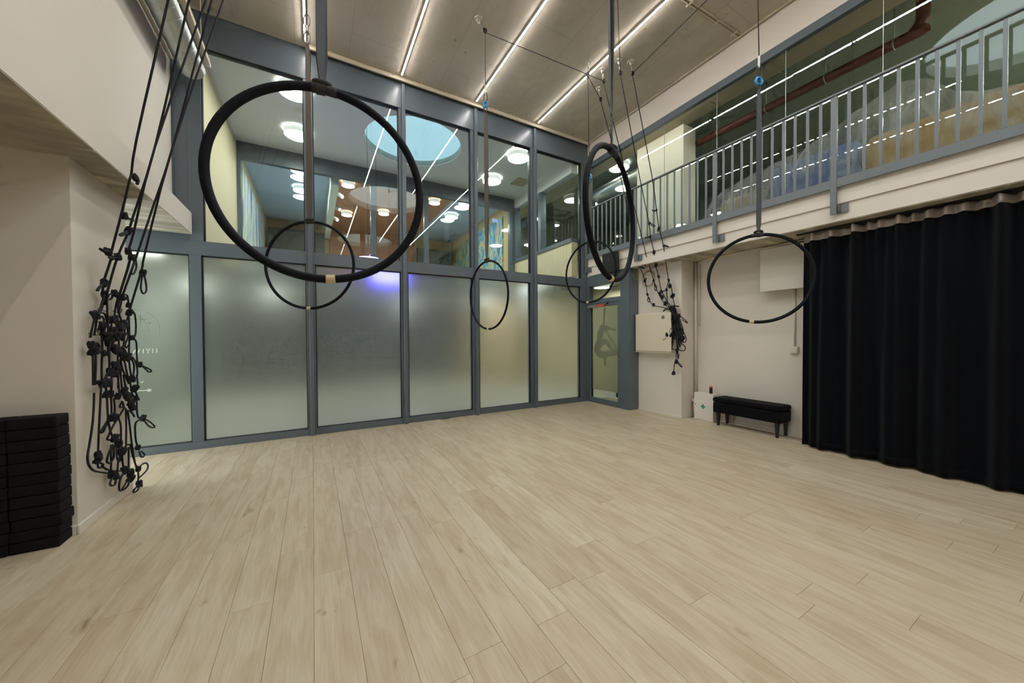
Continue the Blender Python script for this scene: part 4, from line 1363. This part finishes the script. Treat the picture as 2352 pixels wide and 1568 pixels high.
# brown cable coil
co = empty('cable_coil', (5.0, 4.12, 2.15)); tag(co, 'thin brown cable coiled in a loop under the gallery slab beside the door', 'cable')
tube('coil', ring_pts((5.000, 4.115, 2.27), (0, 1, 0), (0, 0, 1), 0.125, 0.125, 20), 0.005, M['cable'], co, 6, 2, True)
tube('coil', ring_pts((4.992, 4.09, 2.275), (0, 1, 0), (0, 0.06, 1), 0.11, 0.13, 20), 0.005, M['cable'], co, 6, 2, True)
tube('lead', [(4.995, 4.09, 2.40), (4.995, 4.02, 2.44), (4.995, 3.90, 2.45), (4.995, 3.80, 2.468)], 0.005, M['cable'], co, 6)
# cables under the slab
for i, (dy, lab) in enumerate(((0, 'grey cable run under the gallery slab, nearer the wall'), (1, 'grey cable run under the gallery slab, nearer the curtain track'))):
    t = tube('ceiling_cable', [(5.30 - 0.06 * i, 3.30, 2.455), (5.30 - 0.06 * i, 2.6, 2.460), (5.30 - 0.06 * i, 2.2, 2.458), (5.28 - 0.08 * i, 1.6, 2.455)], 0.009, M['boxcream'], None, 8)
    tag(t, lab, 'cable')
hl = tube('flexible_hose', [(5.26, 2.30, 2.44), (5.22, 2.45, 2.435), (5.20, 2.38, 2.437), (5.24, 2.25, 2.44), (5.22, 2.05, 2.44)], 0.011, M['boxcream'], None, 8)
tag(hl, 'curled pale hose on top of the metal enclosure', 'hose')
# speaker
spk = empty('wall_speaker', (4.70, 4.63, 2.43)); tag(spk, 'small black loudspeaker tilted on the gallery edge above the door', 'speaker')
V = []
for x, dz in ((4.60, -0.02), (4.742, 0.0)):
    s = 0.0 if x < 4.65 else 0.035
    V += [(x, 4.47 + s, 2.43 + dz), (x, 4.79 - s, 2.43 + dz), (x - 0.01, 4.79 - s, 2.79 + dz), (x - 0.01, 4.47 + s, 2.79 + dz)]
so = mesh_obj('cabinet', V, [(0, 1, 2, 3), (7, 6, 5, 4), (0, 4, 5, 1), (1, 5, 6, 2), (2, 6, 7, 3), (3, 7, 4, 0)], M['blackplastic'], spk)
_b = bmesh.new(); _b.from_mesh(so.data); bmesh.ops.recalc_face_normals(_b, faces=_b.faces[:]); bmesh.ops.bevel(_b, geom=_b.edges[:], offset=0.012, segments=2, affect='EDGES'); _b.to_mesh(so.data); _b.free()
bd = disc_stack('badge', 0, 0, [(0.008, 0), (0.008, 0.003)], M['steel'], None, 12)
bd.parent = spk; bd.matrix_parent_inverse = Matrix.Translation(-wloc(spk)); bd.rotation_euler = (0, R(-90), 0); bd.location = (4.5935, 4.63, 2.645)
box('mount', 4.7435, 4.7605, 4.60, 4.66, 2.56, 2.66, M['blackplastic'], spk)

# ceiling conduit pair on the right
cc = empty('ceiling_conduit', (4.2, 2.5, CZ)); tag(cc, 'pair of thin conduits crossing the concrete ceiling to the gallery wall', 'conduit')
for dy in (0, 0.035):
    tube('pipe', [(2.9, 2.55 + dy, CZ - 0.010), (4.754, 2.49 + dy, CZ - 0.010)], 0.009, M['boxcream'], cc, 8, smooth_pts=False)
for x in (3.3, 3.8, 4.3, 4.65):
    box('clip', x - 0.008, x + 0.008, 2.475 + (4.75 - x) * 0.033, 2.56 + (4.75 - x) * 0.033, CZ - 0.024, CZ - 0.0005, M['boxcream'], cc)

# ================================================================= DUCT AND TRUNKING, TOP LEFT
du = empty('ventilation_duct', (-1.16, 3.0, 4.2)); tag(du, 'galvanised spiral duct along the top of the left wall', 'duct')
DXc, DZc, DR = -1.150, 4.345, 0.120
V, F = [], []
NS, NL = 28, 2
for y in (-3.9, 5.27):
    for i in range(NS):
        a = 2 * math.pi * i / NS
        V.append((DXc + DR * math.cos(a), y, DZc + DR * math.sin(a)))
for i in range(NS):
    j = (i + 1) % NS
    F.append((i, j, NS + j, NS + i))
F += [tuple(range(NS)), tuple(NS + i for i in reversed(range(NS)))]
mesh_obj('duct_wall', V, F, M['galv'], du, smooth=True)
hel = []
y = 2.2
while y < 5.26:
    a = (y - 2.2) / 0.14 * 2 * math.pi
    hel.append(Vector((DXc + (DR + 0.001) * math.cos(a), y, DZc + (DR + 0.001) * math.sin(a))))
    y += 0.14 / 20
V, F = sweep([(hel, False)], 0.0028, 4)
mesh_obj('seam', V, F, M['galv'], du, smooth=True)
tk = empty('cable_trunking', (-1.0, 4.6, 4.42)); tag(tk, 'cream trunking strip running beside the spiral duct', 'trunking')
box('channel', -1.030, -0.975, 4.02, 5.20, 4.395, 4.450, M['boxcream'], tk, 0.003, 1)
box('clear_end', -1.028, -0.977, 5.201, 5.265, 4.397, 4.448, M['lampbody'], tk, 0.010, 2)
tube('hanger', [(-1.0, 4.95, 4.451), (-1.0, 4.95, CZ - 0.001)], 0.004, M['boxwhite'], tk, 6, smooth_pts=False)
tube('hanger', [(-1.0, 4.15, 4.451), (-1.0, 4.15, CZ - 0.001)], 0.004, M['boxwhite'], tk, 6, smooth_pts=False)

# ================================================================= FOAM BLOCKS
ords = ['bottom', 'second', 'third', 'fourth', 'fifth', 'sixth', 'seventh', 'eighth', 'ninth', 'tenth', 'eleventh', 'top']
blk = None
BW, BD, BH = 0.206, 0.136, 0.0672
for cidx, (xc, where) in enumerate(((-1.4955, 'in the stack at the wall corner'), (-1.7045, 'in the stack at the picture edge'))):
    for k in range(12):
        if blk is None:
            o = box('foam_block', xc - BW / 2, xc + BW / 2, 3.308, 3.308 + BD, 0, BH, M['foam'], None, 0.009, 3)
            blk = o
        else:
            o = bpy.data.objects.new('foam_block', blk.data); col.objects.link(o)
        j = random.uniform(-0.004, 0.004) if k not in (2,) else 0.010
        o.location = (xc + (j if cidx == 0 else j * 0.4), 3.374 + random.uniform(-0.003, 0.0015), 0.0008 + k * (BH + 0.0012))
        o.rotation_euler = (0, 0, R(random.uniform(-0.5, 0.5)))
        nm_ = ords[k] + (' of twelve' if k in (0, 11) else ' from the floor')
        tag(o, 'black foam yoga block, ' + nm_ + ' ' + where, 'yoga block', 'stacked black foam yoga blocks')

# ================================================================= LOBBY BEHIND THE GLAZED WALL
LZ, Y3, LXL, LXR = 4.75, 7.75, -1.12, 4.47
LSX, LSY, LSR = 1.63, 6.40, 0.84
struct(box('floor_lobby', -3.3, 6.9, 5.5, 12.6, -0.1, -0.001, M['lobbyfloor']))
struct(slab_with_hole('ceiling_lobby', -3.4, 4.62, YW + 0.10, 8.0, LZ, LZ + 0.12, LSX, LSY, LSR, M['lobbyceil']))
s2 = struct(empty('window_5', (LSX, LSY, LZ + 0.1)))
disc_stack('shaft_liner', LSX, LSY, [(LSR - 0.001, LZ + 0.001), (LSR - 0.001, LZ + 0.119), (LSR - 0.010, LZ + 0.119), (LSR - 0.010, LZ + 0.001), (LSR - 0.001, LZ + 0.001)], M['white_trim'], s2, 64, False)
disc_stack('skylight_pane', LSX, LSY, [(LSR - 0.011, LZ + 0.035), (LSR - 0.011, LZ + 0.045)], M['tinted'], s2, 64)
struct(box('wall_lobby_left', -1.24, LXL, YW + FR, 12.4, 2.45, LZ, M['yellow']))
struct(box('wall_lobby_low_left', -2.5, -2.4, YW + FR, 12.4, 0, 2.45, M['greywall']))
struct(box('ceiling_lobby_low', -2.4, -1.24, YW + FR, 12.4, 2.452, 2.55, M['lobbyceil']))
wlr = struct(empty('wall_lobby_right', (LXR, 6.5, 0)))
box('lower_wall', LXR, 4.62, YW + FR, Y3 - 0.01, 2.48, 3.158, M['yellow'], wlr)
box('soffit_band', LXR, 4.62, YW + FR, Y3 - 0.01, 4.512, LZ - 0.001, M['lobbyceil'], wlr)
wn2 = struct(empty('window_2', (LXR, 6.5, 3.16)))
box('window_sill', LXR - 0.02, 4.60, YW + FR, Y3 - 0.01, 3.159, 3.236, M['grey'], wn2)
box('window_post', LXR - 0.02, 4.60, 6.55, 6.65, 3.237, 4.511, M['grey'], wn2)
box('window_post', LXR - 0.02, 4.60, Y3 - 0.09, Y3 - 0.01, 3.237, 4.511, M['grey'], wn2)
box('pane', 4.53, 4.538, YW + FR + 0.01, 6.549, 3.237, 4.511, M['glass'], wn2)
box('pane', 4.53, 4.538, 6.651, Y3 - 0.091, 3.237, 4.511, M['glass'], wn2)
# second glazed screen
w3 = struct(empty('window_3', (1.6, Y3, 0)))
box('head', LXL, 4.62, Y3, Y3 + 0.1, 4.455, LZ - 0.001, M['grey'], w3)
for a, b in ((-1.119, -1.062), (-0.10, 0.0), (1.072, 1.176), (2.178, 2.272), (3.33, 3.43), (4.335, 4.47)):
    box('mullion', a, b, Y3, Y3 + 0.1, 2.50, 4.454, M['grey'], w3)
box('transom', -1.24, 4.62, Y3, Y3 + 0.1, 2.30, 2.499, M['grey'], w3)
for a, b in ((-1.061, -0.101), (0.001, 1.071), (1.177, 2.177), (2.273, 3.329), (3.431, 4.334)):
    box('pane', a, b, Y3 + 0.045, Y3 + 0.052, 2.50, 4.454, M['glass'], w3)


def drum(x, y, z, r, h, label, warm=False, grp='round ceiling lamps in the lobby beyond the glass'):
    t = empty('drum_lamp', (x, y, z - h)); tag(t, label, 'ceiling lamp', grp)
    disc_stack('canopy', x, y, [(r * 0.93, z - 0.016), (r * 0.93, z - 0.001)], M['lampbody'], t, 32)
    disc_stack('shade', x, y, [(r, z - h), (r, z - 0.017)], M['lampside'], t, 32, False)
    disc_stack('diffuser', x, y, [(r * 0.80, z - h - 0.002), (r * 0.97, z - h + 0.004), (r * 0.97, z - h + 0.010)], M['lampwarm' if warm else 'lampglow'], t, 32)
    return t


drum(-0.175, 5.72, LZ, 0.195, 0.095, 'round lobby ceiling lamp just under the top rim of the biggest hoop')
drum(-0.175, 6.90, LZ, 0.195, 0.095, 'round lobby ceiling lamp in the middle of the biggest hoop, left of the strap')
drum(3.425, 5.775, LZ, 0.195, 0.095, 'round lobby ceiling lamp high beside the right window mullion')
drum(3.425, 6.91, LZ, 0.195, 0.095, 'round lobby ceiling lamp behind the strap of the narrow-looking hoop')
sd = disc_stack('smoke_detector', -0.12, 6.33, [(0.07, LZ - 0.03), (0.085, LZ - 0.01), (0.085, LZ - 0.001)], M['lampbody'], None, 24)
tag(sd, 'small white smoke detector between two lobby ceiling lamps', 'smoke detector')
vt = empty('ceiling_vent', (4.1, 6.95, LZ)); tag(vt, 'square beige ceiling vent in the lobby near the right window', 'vent')
box('grille', 3.93, 4.25, 6.62, 6.98, LZ - 0.012, LZ - 0.001, M['olive'], vt)
# lamps below the yellow bulkhead and by the door
drum(-1.78, 5.95, 2.451, 0.17, 0.08, 'round lamp glowing through the leftmost frosted pane')

# violet dish lamp
vl = empty('pendant_lamp', (1.0, 6.3, 2.5)); q = at(846, 596, Y=6.3)
tag(vl, 'violet glowing dish lamp just above the middle transom', 'pendant lamp')
disc_stack('dish', q.x, 6.3, [(0.16, q.z - 0.03), (0.20, q.z), (0.17, q.z + 0.02)], M['violet'], vl, 32)
tube('cord', [(q.x, 6.3, q.z + 0.021), (q.x, 6.3, LZ + 0.034)], 0.003, M['darksteel'], vl, 6, smooth_pts=False)

bs = empty('added_blue_panel', (1.3, 7.22, 2.34)); tag(bs, 'added blue light panel glowing through the frosted panes under the biggest hoop', 'sign')  # panel added to make the blue glow behind the frosted glass
box('lit_face', 1.02, 1.62, 7.20, 7.212, 2.36, 2.63, M['blueglow'], bs)
box('panel_box', 1.00, 1.64, 7.213, 7.26, 2.34, 2.65, M['darksteel'], bs)
for x in (1.1, 1.55):
    tube('hanger', [(x, 7.24, 2.651), (x, 7.24, LZ - 0.001)], 0.003, M['darksteel'], bs, 6, smooth_pts=False)

# ---- room behind the second screen
struct(box('ceiling_rear_left', -1.2, 0.36, 8.0, 12.5, LZ, LZ + 0.2, M['blueceil']))
struct(box('ceiling_rear_right', 3.08, 4.62, 8.0, 12.5, LZ, LZ + 0.2, M['blueceil']))
struct(box('ceiling_rear_timber', 0.50, 3.08, 8.0, 12.5, LZ - 0.04, LZ + 0.2, M['timber']))
struct(box('wall_rear_white', 0.36, 0.50, 8.0, 12.3, 4.35, LZ + 0.2, M['lobbyceil']))
struct(box('wall_rear_right', LXR, 4.62, Y3 + 0.1, 12.5, 0, LZ, M['tan']))
struct(box('wall_rear_far', -1.3, 4.62, 12.4, 12.5, 0, LZ, M['tan']))
struct(box('wall_rear_far_timber', 0.5, 3.1, 12.33, 12.4, 0, LZ, M['timber']))
struct(box('wall_rear_screen', -1.05, 0.35, 11.9, 12.0, 0, 4.4, M['darkpanel']))
struct(box('wall_rear_screen_right', 3.1, 4.3, 11.9, 12.0, 0, 4.3, M['darkpanel']))
for x, y, lab, wm in ((-0.17, 8.35, 'round lamp on the blue rear ceiling, nearer of the two seen inside the biggest hoop', 0), (-0.17, 9.45, 'round lamp on the blue rear ceiling, farther of the two seen inside the biggest hoop', 0),
                      (3.44, 8.45, 'round lamp on the blue rear ceiling, nearer one left of the narrow hoop', 0), (3.45, 9.53, 'round lamp on the blue rear ceiling, farther one left of the narrow hoop', 0),
                      (0.72, 8.54, 'warm round lamp on the timber ceiling, seen left of the pale oval reflection', 1), (1.71, 10.03, 'warm round lamp deep on the timber ceiling, below the oval reflection', 1),
                      (2.68, 8.62, 'warm round lamp on the timber ceiling right of the biggest hoop', 1), (0.85, 10.6, 'small far round lamp on the timber ceiling inside the small hoop', 1)):
    zz = LZ if not wm else LZ - 0.04
    drum(x, y, zz, 0.175 if not wm else 0.13, 0.09, lab, bool(wm), 'round ceiling lamps in the rear room')
for y in (8.9, 9.8, 10.7):
    t = empty('spotlight', (0.55, y, 4.5)); tag(t, {8.9: 'nearest', 9.8: 'middle', 10.7: 'farthest'}[y] + ' of three small spotlights on the white bulkhead edge', 'spotlight', 'small spotlights on the bulkhead')
    tube('can', [(0.53, y, 4.55), (0.62, y - 0.06, 4.47)], 0.045, M['lampbody'], t, 12, smooth_pts=False)
    tube('bulb', [(0.621, y - 0.0605, 4.4695), (0.63, y - 0.066, 4.462)], 0.03, M['lampwarm'], t, 12, smooth_pts=False)
box_a = box('wall_painting', LXL + 0.001, LXL + 0.03, 8.15, 11.3, 2.7, 4.46, M['paint_a']); tag(box_a, 'tall blue and white streaked painting on the yellow wall at the left', 'painting')
box_b = box('wall_painting', LXR - 0.03, LXR - 0.001, 8.35, 10.05, 2.6, 4.50, M['paint_b']); tag(box_b, 'big blue figure painting on the tan wall behind the narrow hoop strap', 'painting')
box_c = box('wall_painting', LXR - 0.03, LXR - 0.001, 10.65, 11.85, 2.6, 4.47, M['paint_c']); tag(box_c, 'smaller teal painting on the tan wall left of the big blue one', 'painting')
sg = box('ceiling_sign', 4.05, 4.20, 8.12, 8.14, 4.24, 4.32, M['bluetag']); tag(sg, 'small blue lit sign beside the narrow hoop strap', 'sign')

# ================================================================= VESTIBULE BEHIND THE DOOR
struct(box('wall_vestibule', 6.3, 6.4, 4.34, 12.4, 0, 2.48, M['yellow']))
struct(box('wall_vestibule_side', 5.03, 6.3, 4.345, 4.40, 0, 2.48, M['yellow']))
struct(box('floor_vestibule', 5.42, 6.4, 4.34, 5.5, -0.1, -0.001, M['lobbyfloor']))
struct(box('ceiling_vestibule', 4.91, 6.4, 4.34, 12.4, 2.471, 2.4805, M['gallerydark']))
struct(box('ceiling_rear_low', -2.4, 6.3, Y3 + 0.12, 12.4, 2.36, 2.44, M['lobbyceil']))
struct(box('wall_rear_low', -2.4, 6.3, 12.25, 12.32, 0, 2.36, M['darkpanel']))
for x, y, lab in ((-0.75, 9.4, 'round lamp blurred behind the frosted pane under the biggest hoop'), (-1.9, 8.6, 'round lamp blurred behind the leftmost frosted pane, the farther of two'), (4.1, 8.7, 'round lamp blurred behind the frosted pane right of the narrow hoop'),
                  (2.3, 10.4, 'round lamp blurred behind the middle frosted panes'), (5.6, 8.9, 'round lamp blurred behind the rightmost frosted pane')):
    drum(x, y, 2.36, 0.2, 0.09, lab, False, 'round lamps in the lower rear room')
drum(5.75, 6.0, 2.470, 0.17, 0.08, 'round lamp glowing behind the frosted glass by the door')
kb = box('kick_rail', 5.6, 5.64, 4.45, 6.4, 0.16, 0.26, M['gasket']); tag(kb, 'low dark rail seen through the clear strip of the door', 'rail')
for y in (4.6, 5.4, 6.2):
    box('foot', 5.605, 5.635, y, y + 0.03, 0.0, 0.159, M['gasket'], kb)

# ================================================================= GALLERY BEHIND THE RAILING
struct(box('floor_gallery', 4.87, 9.0, -4.0, 9.0, 2.831, 2.85, M['gallerydark']))
struct(box('ceiling_gallery', 4.951, 5.39, -4.0, 9.0, 4.75, 4.95, M['olive']))
struct(box('ceiling_gallery_dark', 5.39, 9.0, -4.0, 9.0, 4.90, 5.1, M['gallerydark']))
struct(box('wall_gallery_far', 9.0, 9.1, -4.0, 9.0, 2.83, 5.1, M['gallerydark']))
struct(box('wall_gallery_end', 4.95, 9.0, 9.0, 9.1, 2.83, 5.1, M['gallerydark']))
struct(box('wall_gallery_near', 4.87, 9.0, -4.1, -4.0, 2.83, 5.1, M['gallerydark']))
struct(box('wall_gallery_partition', 5.30, 5.62, 3.66, 4.60, 2.851, 4.749, M['galwall']))
pp = empty('red_pipe', (5.55, 2, 4.4)); tag(pp, 'long red-brown pipe under the dark gallery ceiling behind the glass', 'pipe')
zc_ = 1.3 + 3.42 * 5.55 / 5.9
tube('pipe', [(5.66, 3.655, zc_), (5.66, 1.32, zc_), (5.67, 1.22, zc_ + 0.02), (5.68, 1.15, zc_ + 0.12), (5.68, 1.14, 4.89)], 0.055, M['red'], pp, 16, 5)
for y in (3.3, 2.62, 1.95, 1.35):
    V, F = sweep([(ring_pts((5.66, y, zc_), (1, 0, 0), (0, 0, 1), 0.058, 0.058, 20), True)], 0.006, 6)
    cl_ = mesh_obj('clamp', V, F, M['galv'], pp, smooth=True)
    tube('rod', [(5.66, y, zc_ + 0.06), (5.66, y, 4.899)], 0.004, M['galv'], cl_, 6, smooth_pts=False)
gd = tube('gallery_duct', [(5.60, 4.62, 4.42), (5.60, 6.4, 4.42)], 0.16, M['galv'], None, 24, smooth_pts=False); tag(gd, 'short silver duct behind the gallery glass near the room corner', 'duct')
for x, y, lab in ((6.2, -1.3, 'nearest added round fill lamp past the right picture edge'), (7.3, -0.6, 'deeper added round fill lamp past the right picture edge'), (8.2, 0.2, 'deepest added round fill lamp past the right picture edge')):
    t = empty('drum_lamp', (x, y, 4.8)); tag(t, lab, 'ceiling lamp', 'added gallery fill lamps out of view')  # unseen fill lamps, added to light the heap and the dark gallery
    disc_stack('shade', x, y, [(0.24, 4.80), (0.24, 4.898)], M['lampside'], t, 32, False)
    disc_stack('diffuser', x, y, [(0.22, 4.796), (0.235, 4.806)], M['galfill'], t, 32)
gs = box('added_fill_strip', 4.955, 4.985, 2.9, 5.30, 4.738, 4.7495, M['fillstrip']); tag(gs, 'added fill light strip hidden behind the gallery window head', 'light')  # added out of sight to brighten the gallery partition
drum(5.62, 5.35, 4.899, 0.20, 0.10, 'round lamp in the gallery behind the edgewise hoop')
# plastic-covered heap
pads = [('padtan', 5.45, 6.3, 2.55, 3.18, 2.86, 3.36, 'tan padded bundle at the far end of the plastic-covered heap'),
        ('padblue', 5.45, 6.4, 1.58, 2.50, 2.86, 3.56, 'blue padded bundle in the middle of the plastic-covered heap'),
        ('padorange', 5.40, 6.4, 0.35, 1.52, 2.86, 3.50, 'ochre padded bundle at the near end of the plastic-covered heap'),
        ('padorange', 5.45, 6.4, -1.2, 0.28, 2.86, 3.38, 'ochre padded bundle past the picture edge under the plastic')]
for mt, a, b, c, d, e, f_, lab in pads:
    o = box('padded_bundle', a, b, c, d, e, f_, M[mt], None, 0.08, 4); tag(o, lab, 'bundle', 'bundles under the plastic sheet')
prof = [(3.45, 2.9), (3.24, 3.42), (2.86, 3.55), (2.47, 3.60), (2.08, 3.65), (1.625, 3.84), (1.28, 3.97), (1.06, 3.90), (0.87, 3.63), (0.72, 3.56), (0.5, 3.49), (-0.5, 3.45), (-1.3, 3.40)]


def heap_z(y):
    for (y0, z0), (y1, z1) in zip(prof[:-1], prof[1:]):
        if y1 <= y <= y0:
            return z0 + (z1 - z0) * (y0 - y) / (y0 - y1)
    return 2.9


NY, NX = 150, 40
V, F = [], []
rs_ = random.Random(9)
for i in range(NY + 1):
    y = 3.45 + (-1.3 - 3.45) * i / NY
    for j in range(NX + 1):
        s = j / NX
        h = heap_z(y)
        fold = 0.025 * math.sin(y * 17 + 3 * math.sin(s * 4)) + 0.018 * math.sin(y * 31 + s * 9)
        if s < 0.55:
            u = s / 0.55
            x = 5.24 + 0.22 * u ** 1.6 + fold * (1 - 0.4 * u)
            z = 2.86 + (h - 2.86) * math.sin(u * math.pi / 2) ** 0.9
        else:
            u = (s - 0.55) / 0.45
            x = 5.46 + 1.0 * u
            z = h - 0.10 * u * u + 0.03 * math.sin(y * 5 + u * 5) * u
        V.append((x, y, max(z, 2.862)))
for i in range(NY):
    for j in range(NX):
        a = i * (NX + 1) + j
        F.append((a, a + 1, a + NX + 2, a + NX + 1))
ps = mesh_obj('plastic_sheet', V, F, M['sheet'], None, smooth=True)
tag(ps, 'crumpled clear plastic sheet draped over bundles behind the gallery glass', 'plastic sheet')
